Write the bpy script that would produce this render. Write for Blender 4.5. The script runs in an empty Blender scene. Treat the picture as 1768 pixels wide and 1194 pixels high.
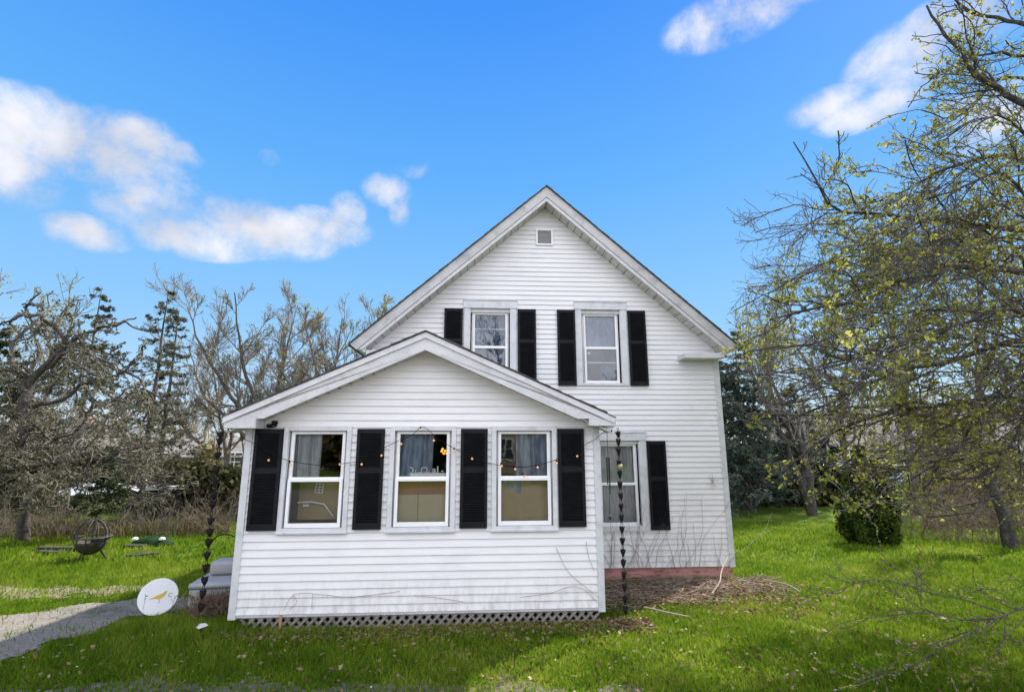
import bpy, math, random
import numpy as np
from mathutils import Vector, Matrix, Euler
R = math.radians
S = bpy.context.scene
C = S.collection
rs = np.random.RandomState(7)
random.seed(5)

# ------------------------------------------------------------------ camera
CAM_H = 1.9
F = 856.64; PITCH = R(11.0706); ROLL = R(.1355)
cd = bpy.data.cameras.new('camera'); cam = bpy.data.objects.new('camera', cd); C.objects.link(cam)
cd.sensor_width = 36; cd.lens = F / 1768 * 36; cd.clip_start = .05; cd.clip_end = 3000
cam.matrix_world = Matrix.Translation((0, 0, CAM_H)) @ Matrix.Rotation(R(90) + PITCH, 4, 'X') @ Matrix.Rotation(-ROLL, 4, 'Z')
S.camera = cam
S.render.resolution_x = 1024; S.render.resolution_y = 691
S.view_settings.view_transform = 'Standard'; S.view_settings.look = 'None'
S.view_settings.exposure = 1.2; S.view_settings.gamma = 1
EXPO = 2 ** 1.2

# ------------------------------------------------------------------ sun and sky
SUN_EL, SUN_AZ = 45, 46          # azimuth from +Y towards +X
sd = bpy.data.lights.new('sun', 'SUN'); sun = bpy.data.objects.new('sun', sd); C.objects.link(sun)
sd.energy = 4.6; sd.angle = R(1.0); sd.color = (1, .93, .82)
sv = Vector((math.sin(R(SUN_AZ)) * math.cos(R(SUN_EL)), math.cos(R(SUN_AZ)) * math.cos(R(SUN_EL)), math.sin(R(SUN_EL))))
sun.rotation_euler = sv.to_track_quat('Z', 'Y').to_euler()

W = bpy.data.worlds.new('World'); S.world = W; W.use_nodes = True
wt = W.node_tree; wt.nodes.clear()

class NT:
    def __init__(s, t): s.t = t
    def n(s, typ, **k):
        o = s.t.nodes.new(typ)
        for a, b in k.items(): setattr(o, a, b)
        return o
    def l(s, a, b): s.t.links.new(a, b)
    def put(s, sock, v):
        if isinstance(v, bpy.types.NodeSocket): s.l(v, sock)
        else: sock.default_value = v
    def m(s, op, a, b=0., c=None, clamp=False):
        o = s.n('ShaderNodeMath', operation=op, use_clamp=clamp)
        s.put(o.inputs[0], a); s.put(o.inputs[1], b)
        if c is not None: s.put(o.inputs[2], c)
        return o.outputs[0]
    def dot(s, a, b):
        o = s.n('ShaderNodeVectorMath', operation='DOT_PRODUCT'); s.put(o.inputs[0], a); s.put(o.inputs[1], b)
        return o.outputs['Value']
    def mix(s, f, a, b, typ='MIX'):
        o = s.n('ShaderNodeMix', data_type='RGBA', blend_type=typ)
        s.put(o.inputs[0], f); s.put(o.inputs[6], a); s.put(o.inputs[7], b)
        return o.outputs[2]
    def noise(s, vec, scale, detail=5, rough=.55, dist=0.):
        o = s.n('ShaderNodeTexNoise'); s.put(o.inputs['Vector'], vec)
        o.inputs['Scale'].default_value = scale; o.inputs['Detail'].default_value = detail
        o.inputs['Roughness'].default_value = rough; o.inputs['Distortion'].default_value = dist
        return o.outputs['Fac']
    def ss(s, v, a, b, x=0., y=1.):
        o = s.n('ShaderNodeMapRange', interpolation_type='SMOOTHSTEP'); s.put(o.inputs[0], v)
        o.inputs[1].default_value = a; o.inputs[2].default_value = b; o.inputs[3].default_value = x; o.inputs[4].default_value = y
        return o.outputs[0]
    def ramp(s, f, stops):
        o = s.n('ShaderNodeValToRGB'); s.put(o.inputs[0], f); e = o.color_ramp.elements
        while len(e) < len(stops): e.new(.5)
        for i, (p, c) in enumerate(stops): e[i].position = p; e[i].color = (*c, 1)
        return o.outputs[0]

w = NT(wt)
sky = w.n('ShaderNodeTexSky', sky_type='NISHITA', sun_disc=False)
sky.sun_elevation = R(SUN_EL); sky.sun_rotation = R(SUN_AZ); sky.air_density = 1.0; sky.dust_density = .35; sky.ozone_density = 3
g = w.n('ShaderNodeNewGeometry'); neg = w.n('ShaderNodeVectorMath', operation='SCALE')
tc = w.n('ShaderNodeTexCoord'); D = tc.outputs['Generated']
# colour of the air: deeper blue overhead, paler towards the horizon
sep = w.n('ShaderNodeSeparateXYZ'); w.l(D, sep.inputs[0])
air = w.ramp(sep.outputs[2], [(0.0, (.32, .38, .41)), (.08, (.22, .325, .425)), (.22, (.125, .265, .43)), (.48, (.052, .195, .43)), (.72, (.019, .128, .42))])
nish = w.n('ShaderNodeVectorMath', operation='SCALE'); w.l(sky.outputs[0], nish.inputs[0]); nish.inputs['Scale'].default_value = .10
skyc = w.mix(.06, air, nish.outputs[0])
BL = [(-44.26,25.37,0.121,0.049,1.00),(-47.95,21.6,0.055,0.042,.9),(-39.80,27.20,0.072,0.035,0.90),(-37.66,21.65,0.072,0.053,0.75),(-42.41,18.20,0.049,0.024,0.90),(-28.40,21.76,0.115,0.044,1.00),(-21.99,22.98,0.072,0.031,0.80),(-34.56,19.95,0.095,0.034,0.90),(-15.27,27.68,0.040,0.027,0.70),(-13.66,25.61,0.019,0.026,0.60),(-28.24,28.58,0.016,0.015,0.45),(-11.78,29.98,0.034,0.016,0.40),(-19.58,24.64,0.031,0.036,0.55),(-47.92,26.68,0.024,0.025,0.60),(27.27,41.17,0.089,0.036,0.62),(32.19,41.04,0.095,0.022,0.70),(42.6,32.6,0.070,0.045,0.60),(35.9,31.3,0.056,0.024,0.60),(46.19,33.34,0.071,0.042,.85),(46.46,25.98,0.053,0.045,0.80),(38.97,29.83,0.064,0.025,0.80)]
acc = None
for az, el, sx, sy, st in BL:
    a, e = R(az), R(el)
    c = Vector((math.sin(a) * math.cos(e), math.cos(a) * math.cos(e), math.sin(e)))
    r = Vector((math.cos(a), -math.sin(a), 0)); u = r.cross(c)
    x = w.m('MULTIPLY_ADD', w.dot(D, tuple(r)), 1 / (sx * 1.32), 0.)
    y = w.m('MULTIPLY_ADD', w.dot(D, tuple(u)), 1 / (sy * 1.34), 0.)
    q = w.m('ADD', w.m('MULTIPLY', x, x), w.m('MULTIPLY', y, y))
    front = w.m('GREATER_THAN', w.dot(D, tuple(c)), .5)
    v = w.m('MULTIPLY', w.m('MULTIPLY', w.m('SUBTRACT', 1., q, clamp=True), st), front)
    acc = v if acc is None else w.m('MAXIMUM', acc, v)
n1 = w.noise(D, 7, 8, .62, .25); n2 = w.noise(D, 26, 6, .62)
puff = w.m('ADD', w.m('MULTIPLY', n1, 1.45), w.m('MULTIPLY', n2, .5))
cm = w.m('ADD', w.m('MULTIPLY', acc, 1.2), w.m('MULTIPLY', w.m('SUBTRACT', puff, .965), w.ss(acc, 0, .25, 0, 2.2)))
cm = w.ss(cm, .02, 1.42)
# unseen broken cloud, added behind the camera to light the shaded house front
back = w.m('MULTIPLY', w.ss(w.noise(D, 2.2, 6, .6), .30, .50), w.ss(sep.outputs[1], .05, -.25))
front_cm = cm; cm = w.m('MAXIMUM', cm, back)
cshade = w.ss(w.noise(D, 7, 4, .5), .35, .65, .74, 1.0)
cc = w.n('ShaderNodeVectorMath', operation='SCALE'); cc.inputs[0].default_value = (.87, .885, .97); w.l(w.m('MULTIPLY', cshade, w.m('MULTIPLY_ADD', back, 1.75, 1.)), cc.inputs['Scale'])  # the added rear cloud is boosted well above the clouds in view
bg1 = w.n('ShaderNodeBackground'); w.l(skyc, bg1.inputs[0]); bg1.inputs[1].default_value = 1.0
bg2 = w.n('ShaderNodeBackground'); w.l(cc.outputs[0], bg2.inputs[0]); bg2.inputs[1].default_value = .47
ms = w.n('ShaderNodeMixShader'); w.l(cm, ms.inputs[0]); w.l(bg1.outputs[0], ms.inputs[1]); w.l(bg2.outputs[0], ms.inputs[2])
wo = w.n('ShaderNodeOutputWorld'); w.l(ms.outputs[0], wo.inputs[0])

# ------------------------------------------------------------------ helpers
def at(px, py, Y):
    """a point of the place seen in direction (px,py) of the photo, Y metres ahead"""
    a, b = px - 884, 597 - py
    c, s = math.cos(ROLL), math.sin(ROLL)
    u = (c * a + s * b) / F; v = (-s * a + c * b) / F
    dy = math.cos(PITCH) - v * math.sin(PITCH); dz = math.sin(PITCH) + v * math.cos(PITCH)
    return np.array([u / dy * Y, Y, CAM_H + dz / dy * Y])

def gz(x, y):
    return -.062 * np.clip(y - 5.2, 0, 11.5) + .012 * np.sin(x * 1.3 + .5) * np.cos(y * 1.1)

def tag(o, label=None, cat=None, group=None, kind=None):
    if label: o['label'] = label
    if cat: o['category'] = cat
    if group: o['group'] = group
    if kind: o['kind'] = kind
    return o

def empty(name, loc=(0, 0, 0), rz=0, parent=None):
    o = bpy.data.objects.new(name, None); C.objects.link(o); o.location = loc; o.rotation_euler = (0, 0, rz)
    o.empty_display_size = .1; o.parent = parent
    return o

def copy_tree(o, parent=None):
    kids = list(o.children)
    c = o.copy(); C.objects.link(c); c.parent = parent
    for k in kids: copy_tree(k, c)
    return c

def np_mesh(name, V, Fc, mat, parent=None, smooth=False, col=None, tri=False):
    V = np.asarray(V, dtype=np.float32).reshape(-1, 3); Fc = np.asarray(Fc, dtype=np.int32)
    k = Fc.shape[1]; nf = len(Fc)
    me = bpy.data.meshes.new(name)
    me.vertices.add(len(V)); me.vertices.foreach_set('co', V.ravel())
    me.loops.add(nf * k); me.loops.foreach_set('vertex_index', Fc.ravel())
    me.polygons.add(nf); me.polygons.foreach_set('loop_start', np.arange(nf, dtype=np.int32) * k)
    me.polygons.foreach_set('loop_total', np.full(nf, k, dtype=np.int32))
    if smooth: me.polygons.foreach_set('use_smooth', np.ones(nf, dtype=bool))
    me.update(calc_edges=True)
    if col is not None:
        at_ = me.attributes.new('tone', 'FLOAT', 'FACE'); at_.data.foreach_set('value', np.asarray(col, dtype=np.float32))
    me.materials.append(mat)
    o = bpy.data.objects.new(name, me); C.objects.link(o); o.parent = parent
    return o

class MB:
    def __init__(s): s.v = []; s.f = []; s.smooth = []
    def add(s, vs, fs, sm=False):
        b = len(s.v); s.v += [tuple(map(float, p)) for p in vs]
        for f in fs: s.f.append([b + i for i in f]); s.smooth.append(sm)
        return s
    def box(s, x0, x1, y0, y1, z0, z1, M=None):
        p = [(x, y, z) for z in (z0, z1) for y in (y0, y1) for x in (x0, x1)]
        if M is not None: p = [tuple(M @ Vector(q)) for q in p]
        return s.add(p, [(0, 2, 3, 1), (4, 5, 7, 6), (0, 1, 5, 4), (2, 6, 7, 3), (0, 4, 6, 2), (1, 3, 7, 5)])
    def prism(s, poly, y0, y1):        # polygon in x,z pulled along y
        n = len(poly)
        v = [(x, y0, z) for x, z in poly] + [(x, y1, z) for x, z in poly]
        return s.add(v, [tuple(range(n)), tuple(range(2 * n - 1, n - 1, -1))] + [(i, i + n, (i + 1) % n + n, (i + 1) % n) for i in range(n)])
    def quad(s, a, b, c, d): return s.add([a, b, c, d], [(0, 1, 2, 3)])
    def tube(s, pts, rad, k=8, closed=False):
        P = np.array(pts, dtype=float); n = len(P)
        rad = np.full(n, rad) if np.isscalar(rad) else np.array(rad)
        T = np.gradient(P, axis=0)
        if closed: T = np.roll(P, -1, 0) - np.roll(P, 1, 0)
        T /= np.linalg.norm(T, axis=1)[:, None] + 1e-9
        d = T.mean(0) if not closed else np.cross(P[1] - P[0], P[n // 3] - P[0])
        ref = np.array([0, 0, 1.]) if abs(d[2]) < .8 * np.linalg.norm(d) + 1e-6 else np.array([1., 0, 0])
        if closed: ref = d / (np.linalg.norm(d) + 1e-9)
        a = np.cross(T, ref); a /= np.linalg.norm(a, axis=1)[:, None] + 1e-9; b = np.cross(T, a)
        th = np.arange(k) / k * 2 * math.pi
        V = P[:, None] + rad[:, None, None] * (a[:, None] * np.cos(th)[None, :, None] + b[:, None] * np.sin(th)[None, :, None])
        m = n if closed else n - 1
        fs = [(i * k + j, i * k + (j + 1) % k, ((i + 1) % n) * k + (j + 1) % k, ((i + 1) % n) * k + j) for i in range(m) for j in range(k)]
        if not closed: fs += [tuple(range(k)), tuple(range(n * k - 1, (n - 1) * k - 1, -1))]
        return s.add(V.reshape(-1, 3), fs, True)
    def lathe(s, prof, c=(0, 0, 0), k=16, cap=True):
        n = len(prof)
        v = [(c[0] + r * math.cos(2 * math.pi * j / k), c[1] + r * math.sin(2 * math.pi * j / k), c[2] + z) for r, z in prof for j in range(k)]
        fs = [(i * k + j, i * k + (j + 1) % k, (i + 1) * k + (j + 1) % k, (i + 1) * k + j) for i in range(n - 1) for j in range(k)]
        if cap: fs += [tuple(range(k - 1, -1, -1)), tuple(range((n - 1) * k, n * k))]
        return s.add(v, fs, True)
    def build(s, name, mat, parent=None, bevel=0, flat=False):
        me = bpy.data.meshes.new(name); me.from_pydata(s.v, [], s.f)
        me.polygons.foreach_set('use_smooth', [False if flat else q for q in s.smooth]); me.materials.append(mat); me.update()
        o = bpy.data.objects.new(name, me); C.objects.link(o); o.parent = parent
        if bevel:
            m = o.modifiers.new('b', 'BEVEL'); m.width = bevel; m.segments = 3 if bevel > .01 else 1; m.limit_method = 'ANGLE'
            if bevel > .01: me.polygons.foreach_set('use_smooth', [True] * len(me.polygons))
        return o

def material(name, c1, c2=None, scale=4., rough=.7, bump=0., bscale=None, metallic=0., coords='Object', detail=5, lo=.35, hi=.65, spec=.5, c3=None, scale3=.7, stretch=None):
    m = bpy.data.materials.new(name); m.use_nodes = True; t = NT(m.node_tree)
    p = m.node_tree.nodes['Principled BSDF']
    tcn = t.n('ShaderNodeTexCoord'); vec = tcn.outputs[coords]
    if stretch:
        mp = t.n('ShaderNodeMapping'); t.l(vec, mp.inputs[0]); mp.inputs['Scale'].default_value = stretch; vec = mp.outputs[0]
    col = (*c1, 1)
    if c2 is not None:
        nf = t.noise(vec, scale, detail, .6)
        col = t.mix(t.ss(nf, lo, hi), (*c1, 1), (*c2, 1))
    if c3 is not None:
        col = t.mix(t.ss(t.noise(vec, scale3, 6, .65), .48, .68), col, (*c3, 1))
    t.put(p.inputs['Base Color'], col)
    p.inputs['Roughness'].default_value = rough; p.inputs['Metallic'].default_value = metallic
    p.inputs['Specular IOR Level'].default_value = spec
    if bump:
        b = t.n('ShaderNodeBump'); b.inputs['Strength'].default_value = bump; b.inputs['Distance'].default_value = .02
        t.l(t.noise(vec, bscale or scale * 3, 4, .6), b.inputs['Height']); t.l(b.outputs[0], p.inputs['Normal'])
    return m

def leaf_mat(name, ca, cb, cc=None, trans=.45):
    m = bpy.data.materials.new(name); m.use_nodes = True; t = NT(m.node_tree); m.node_tree.nodes.clear()
    a = t.n('ShaderNodeAttribute', attribute_name='tone')
    st = [(0, ca), (1, cb)] if cc is None else [(0, ca), (.5, cb), (1, cc)]
    col = t.ramp(a.outputs['Fac'], st)
    d = t.n('ShaderNodeBsdfDiffuse'); t.l(col, d.inputs[0])
    tr = t.n('ShaderNodeBsdfTranslucent'); t.l(col, tr.inputs[0])
    mx = t.n('ShaderNodeMixShader'); mx.inputs[0].default_value = trans
    t.l(d.outputs[0], mx.inputs[1]); t.l(tr.outputs[0], mx.inputs[2])
    o = t.n('ShaderNodeOutputMaterial'); t.l(mx.outputs[0], o.inputs[0])
    return m

def glass_mat(name, base=.10, tint=(.95, .96, .96)):
    m = bpy.data.materials.new(name); m.use_nodes = True; t = NT(m.node_tree); m.node_tree.nodes.clear()
    fr = t.n('ShaderNodeFresnel'); fr.inputs[0].default_value = 1.5
    f = t.m('MULTIPLY_ADD', fr.outputs[0], 1.3, base, clamp=True)
    tr = t.n('ShaderNodeBsdfTransparent'); tr.inputs[0].default_value = (*tint, 1)
    gl = t.n('ShaderNodeBsdfGlossy'); gl.inputs['Roughness'].default_value = .02; gl.inputs[0].default_value = (.95, .97, 1, 1)
    bp = t.n('ShaderNodeBump'); bp.inputs['Strength'].default_value = .05; bp.inputs['Distance'].default_value = .02
    tcn = t.n('ShaderNodeTexCoord'); t.l(t.noise(tcn.outputs['Object'], 3.5, 2), bp.inputs['Height']); t.l(bp.outputs[0], gl.inputs['Normal'])
    mx = t.n('ShaderNodeMixShader'); t.l(f, mx.inputs[0]); t.l(tr.outputs[0], mx.inputs[1]); t.l(gl.outputs[0], mx.inputs[2])
    o = t.n('ShaderNodeOutputMaterial'); t.l(mx.outputs[0], o.inputs[0])
    return m

M = {}
M['siding'] = material('vinyl_siding', (.765, .765, .775), (.73, .732, .742), 3, .55, .02, 30, c3=(.68, .685, .70), scale3=2.2, stretch=(.5, .5, 1.4))
def splash(m):
    t = NT(m.node_tree); p = m.node_tree.nodes['Principled BSDF']; src = p.inputs['Base Color'].links[0].from_socket
    tcn = t.n('ShaderNodeTexCoord'); sp_ = t.n('ShaderNodeSeparateXYZ'); t.l(tcn.outputs['Object'], sp_.inputs[0])
    mp = t.n('ShaderNodeMapping'); t.l(tcn.outputs['Object'], mp.inputs[0]); mp.inputs['Scale'].default_value = (3, 3, 1)
    f = t.m('MULTIPLY', t.ss(sp_.outputs[2], .62, .02), t.ss(t.noise(mp.outputs[0], 4, 7, .7), .38, .72))
    g2 = t.m('MULTIPLY', t.ss(t.noise(tcn.outputs['Object'], 14, 6, .75), .63, .75), .35)
    t.l(t.mix(t.m('MAXIMUM', t.m('MULTIPLY', f, .75), g2), src, (.40, .39, .34, 1)), p.inputs['Base Color'])
splash(M['siding'])
M['trim'] = material('painted_trim', (.60, .61, .62), (.53, .54, .555), 5, .6, .08, 25, c3=(.46, .46, .46), scale3=6)
M['casing'] = material('casing_paint', (.62, .635, .66), (.57, .585, .61), 4, .5, .05, 25, c3=(.50, .51, .53), scale3=9)
M['fascia'] = material('weathered_fascia', (.50, .50, .50), (.42, .42, .425), 3, .6, .1, 12, c3=(.33, .34, .35), scale3=5, stretch=(1, 1, 1))
M['soffit'] = material('soffit', (.55, .545, .50), (.48, .475, .43), 6, .7)
def soffit_mat():
    m = material('soffit_panel', (.56, .555, .52), (.49, .485, .45), 6, .7); t = NT(m.node_tree); p = m.node_tree.nodes['Principled BSDF']
    src = p.inputs['Base Color'].links[0].from_socket; tcn = t.n('ShaderNodeTexCoord'); sp_ = t.n('ShaderNodeSeparateXYZ'); t.l(tcn.outputs['Object'], sp_.inputs[0])
    fr = t.m('FRACT', t.m('MULTIPLY', sp_.outputs[0], 8.2)); t.l(t.mix(t.ss(fr, .84, .93), src, (.24, .235, .20, 1)), p.inputs['Base Color']); return m
M['soffit2'] = soffit_mat()
M['sash'] = material('white_vinyl_sash', (.82, .83, .84), (.78, .79, .80), 6, .4)
M['shutter'] = material('black_shutter', (.008, .009, .012), (.012, .013, .016), 8, .55, .05, 40, spec=.14)
M['shingle'] = material('asphalt_shingle', (.06, .06, .062), (.11, .105, .10), 30, .9, .4, 60)
M['foundation'] = material('red_painted_foundation', (.52, .25, .22), (.45, .215, .19), 3, .8, .3, 14, c3=(.17, .09, .08), scale3=4, stretch=(1, 1, 3))
M['lattice'] = material('weathered_lattice', (.26, .235, .215), (.17, .155, .145), 14, .85, .3, 40)
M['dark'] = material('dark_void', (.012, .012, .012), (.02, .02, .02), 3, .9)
M['glass'] = glass_mat('window_glass', .03)
M['glass_up'] = glass_mat('storm_glass', .07, (.75, .84, .92))
M['metal_black'] = material('black_iron', (.007, .007, .008), (.016, .013, .012), 12, .8, .1, 30, spec=.15)
M['rust'] = material('dark_rusted_iron', (.018, .016, .014), (.04, .03, .022), 12, .7, .2, 30)
M['white'] = material('white_plastic', (.75, .76, .78), (.70, .71, .73), 5, .4)
M['gutter'] = material('white_gutter', (.42, .43, .45), (.36, .37, .39), 5, .4, c3=(.4, .4, .4), scale3=8)
M['bark'] = material('dark_bark', (.025, .021, .019), (.06, .053, .047), 22, .9, .8, 40, c3=(.10, .095, .08), scale3=10)
M['bark_grey'] = material('grey_bark', (.07, .06, .052), (.13, .115, .10), 20, .9, .6, 40)
M['twig_dark'] = material('dark_twig', (.065, .056, .048), (.155, .138, .118), 9, .85)
M['twig_lichen'] = material('lichen_twig', (.085, .078, .05), (.18, .17, .115), 6, .9, c3=(.045, .038, .028), scale3=3)
M['twig_grey'] = material('grey_twig', (.13, .118, .10), (.21, .195, .17), 5, .9)
M['twig_brown'] = material('brown_twig', (.10, .08, .058), (.17, .14, .10), 5, .9)
M['twig_tan'] = material('tan_twig', (.15, .125, .095), (.24, .205, .16), 5, .9)
M['low_bark'] = material('slim_bark', (.035, .03, .026), (.085, .075, .065), 12, .85)
M['grass_tan'] = leaf_mat('dry_grass', (.06, .05, .025), (.17, .13, .07), (.09, .11, .03), .2)
M['leaf_bud'] = leaf_mat('young_leaf', (.17, .19, .04), (.30, .31, .065), (.42, .41, .10), .5)
M['leaf_yellow'] = leaf_mat('yellow_bud', (.20, .19, .06), (.36, .33, .08), (.28, .27, .10), .4)
M['needle'] = leaf_mat('conifer_needle', (.02, .035, .018), (.055, .08, .035), (.10, .115, .06), .1)
M['needle_blue'] = leaf_mat('blue_needle', (.035, .055, .045), (.08, .11, .09), (.15, .17, .14), .1)
M['needle_grey'] = leaf_mat('greygreen_needle', (.045, .05, .032), (.10, .10, .065), (.19, .185, .13), .15)
M['arbor'] = leaf_mat('evergreen_leaf', (.012, .028, .010), (.035, .06, .015), (.09, .11, .02), .1)
M['grass'] = leaf_mat('grass_blade', (.062, .122, .010), (.132, .212, .015), (.28, .31, .045), .45)
M['litter'] = leaf_mat('fallen_leaf', (.08, .048, .028), (.19, .125, .07), (.33, .27, .19), .15)
M['dandelion'] = leaf_mat('white_petal', (.6, .6, .55), (.8, .8, .75), None, .3)
M['curtain'] = material('sheer_curtain', (.46, .49, .51), (.34, .37, .39), 6, .9, stretch=(4, 4, 1))
M['olive'] = material('olive_panel', (.36, .30, .14), (.30, .25, .115), 3, .8, c3=(.24, .17, .08), scale3=1.5)

# =================================================================== GROUND
def ground_material():
    m = bpy.data.materials.new('lawn_soil'); m.use_nodes = True; t = NT(m.node_tree); p = m.node_tree.nodes['Principled BSDF']
    tcn = t.n('ShaderNodeTexCoord'); v = tcn.outputs['Object']
    a = t.ramp(t.noise(v, 1.1, 8, .65), [(.3, (.05, .10, .010)), (.5, (.09, .16, .013)), (.7, (.16, .20, .025))])
    b = t.mix(t.ss(t.noise(v, 35, 4, .6), .45, .62), a, (.045, .06, .012, 1))
    c = t.mix(t.ss(t.noise(v, 3.2, 6, .7), .62, .72), b, (.16, .12, .06, 1))
    t.l(c, p.inputs['Base Color']); p.inputs['Roughness'].default_value = 1; p.inputs['Specular IOR Level'].default_value = .1
    bp = t.n('ShaderNodeBump'); bp.inputs['Strength'].default_value = .8; bp.inputs['Distance'].default_value = .03
    t.l(t.noise(v, 25, 5, .7), bp.inputs['Height']); t.l(bp.outputs[0], p.inputs['Normal'])
    return m
xs = np.concatenate([np.linspace(-900, -30, 12)[:-1], np.linspace(-30, 30, 121), np.linspace(30, 900, 12)[1:]])
ys = np.concatenate([np.linspace(-300, -10, 8)[:-1], np.linspace(-10, 30, 101), np.linspace(30, 1800, 14)[1:]])
X, Y = np.meshgrid(xs, ys); Z = gz(X, Y)
nx = len(xs); idx = np.arange(len(ys) * nx).reshape(len(ys), nx)
Fq = np.stack([idx[:-1, :-1], idx[:-1, 1:], idx[1:, 1:], idx[1:, :-1]], -1).reshape(-1, 4)
tag(np_mesh('lawn', np.stack([X, Y, Z], -1), Fq, ground_material(), smooth=True), kind='structure')

def hash_noise(x, y, s=1.):
    return (np.sin(x * 2.1 * s + 1.3) * np.cos(y * 2.7 * s + .4) + .6 * np.sin(x * 5.3 * s + y * 3.9 * s) + .35 * np.sin(x * 11.7 * s - y * 9.1 * s + 2.)) / 1.95

def inside(poly, x, y):
    r = np.zeros(x.shape, bool); n = len(poly)
    for i in range(n):
        (x1, y1), (x2, y2) = poly[i], poly[(i + 1) % n]
        c = ((y1 > y) != (y2 > y)) & (x < (x2 - x1) * (y - y1) / (y2 - y1 + 1e-12) + x1)
        r ^= c
    return r

DRIVE = [(-8.5, 3.4), (-5.6, 3.9), (-4.45, 4.75), (-4.5, 5.3), (-4.3, 5.85), (-4.0, 6.35), (-3.6, 7.0), (-4.6, 7.2), (-5.2, 6.95), (-5.85, 6.35), (-7.2, 6.1), (-12, 6.4), (-14, 3.4)]
TRACK = [(-12, 7.6), (-7.0, 7.15), (-6.1, 7.0), (-5.4, 7.45), (-4.9, 7.75), (-5.6, 7.9), (-6.6, 7.75), (-8, 7.95), (-12, 8.3)]
VERGE = [(-4.3, 2.5), (4.0, 2.5), (3.2, 3.9), (1.2, 4.32), (-.2, 4.48), (-1.6, 4.47), (-3.0, 4.55), (-4.3, 4.3)]
def sheet(name, poly, mat, h, step=.06, jag=.12):
    P = np.array(poly); x0, y0 = P.min(0); x1, y1 = P.max(0)
    gx = np.arange(x0 - .2, x1 + .2, step); gy = np.arange(y0 - .2, y1 + .2, step)
    X, Y = np.meshgrid(gx, gy); n = len(gx)
    m = inside(poly, X + jag * hash_noise(X, Y, 1.7), Y + jag * .7 * hash_noise(Y, X, 2.3))
    idx = np.arange(X.size).reshape(X.shape)
    q = m[:-1, :-1] & m[1:, :-1] & m[:-1, 1:] & m[1:, 1:]
    Fq = np.stack([idx[:-1, :-1], idx[:-1, 1:], idx[1:, 1:], idx[1:, :-1]], -1)[q]
    return tag(np_mesh(name, np.stack([X, Y, gz(X, Y) + h], -1), Fq, mat, smooth=True), kind='structure')
M['gravel'] = material('packed_gravel', (.125, .108, .092), (.20, .178, .155), 30, .95, .35, 110, c3=(.07, .07, .04), scale3=1.6)
M['sand'] = material('bare_dirt', (.20, .155, .10), (.14, .115, .07), 5, .95, .8, 40, c3=(.14, .15, .04), scale3=3)
M['verge'] = material('worn_verge', (.085, .075, .055), (.14, .125, .10), 14, .95, 1., 50, c3=(.07, .09, .03), scale3=3)
sheet('gravel_path', DRIVE, M['gravel'], .012, jag=.26)
sheet('dirt_track', TRACK, M['sand'], .010, jag=.34)
sheet('road_verge', VERGE, M['verge'], .008, jag=.25)

# ---- grass blades: one uncountable object, denser near the camera
def grass():
    Vs = []; cols = []
    spec = [(3.9, 7, 150000, .05), (7, 10, 80000, .06), (10, 17.5, 70000, .075)]
    for y0, y1, n, h0 in spec:
        y = rs.uniform(y0, y1, n); x = rs.uniform(-1.15, 1.15, n) * y
        keep = ~inside(DRIVE, x + .30 * hash_noise(x, y, 1.7), y + .12 * hash_noise(y, x, 4)) | (rs.rand(n) < .05)
        keep &= ~inside(TRACK, x, y + .1 * hash_noise(x, y, 2)) | (rs.rand(n) < .45)
        keep &= ~inside(VERGE, x + .2 * hash_noise(x, y, 2), y + .1 * hash_noise(y, x, 3)) | (rs.rand(n) < .5)
        # house and porch stand here
        keep &= ~((x > -2.95) & (x < 1.0) & (y > 5.85)) & ~((x > -2.4) & (x < 3.5) & (y > 8.45) & (y < 17))
        keep &= hash_noise(x, y, .9) + rs.rand(n) * 1.6 > -.25
        x, y = x[keep], y[keep]; n = len(x)
        tall = 1 + .55 * np.clip(hash_noise(x, y, .6), 0, 1) + .9 * np.exp(-((x + 3.2) ** 2 + (y - 5.7) ** 2) / .5) + .5 * np.exp(-((y - 5.6) ** 2) / .06) * (x < 1)
        h = h0 * rs.uniform(.45, 1.3, n) * tall; wd = h0 * rs.uniform(.08, .16, n) * (1 + (y0 > 9) * .8)
        a = rs.uniform(0, 2 * np.pi, n); lean = rs.uniform(.1, .9, n) * h; b = rs.uniform(0, 2 * np.pi, n)
        z = gz(x, y)
        p = np.stack([x, y, z], -1); side = np.stack([np.cos(a) * wd, np.sin(a) * wd, np.zeros(n)], -1)
        tip = p + np.stack([np.cos(b) * lean, np.sin(b) * lean, h], -1)
        Vs.append(np.stack([p - side, p + side, tip], 1))
        c = .45 + .32 * hash_noise(x, y, .5) + .26 * hash_noise(x, y, 3.1) + rs.normal(0, .17, n)
        cols.append(np.clip(c, 0, 1))
    V = np.concatenate(Vs); n = len(V)
    tag(np_mesh('grass', V.reshape(-1, 3), np.arange(n * 3).reshape(n, 3), M['grass'], col=np.concatenate(cols)),
        'short green lawn grass growing around the white house', 'grass', kind='stuff')
grass()

def rand_quads(P, s, rng, flat=.0, el=1.6):
    """leaf quads (rhombs) centred at P with size s"""
    n = len(P); d = rng.normal(size=(n, 3)); d[:, 2] *= (1 - flat); d /= np.linalg.norm(d, axis=1)[:, None] + 1e-9
    e = rng.normal(size=(n, 3)); e[:, 2] *= (1 - flat); e -= (e * d).sum(1)[:, None] * d; e /= np.linalg.norm(e, axis=1)[:, None] + 1e-9
    s = (s * np.ones(n))[:, None]
    V = np.stack([P - d * s * el * .5, P + e * s * .5, P + d * s * el * .5, P - e * s * .5], 1)
    return V.reshape(-1, 3), np.arange(n * 4).reshape(n, 4)

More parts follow.
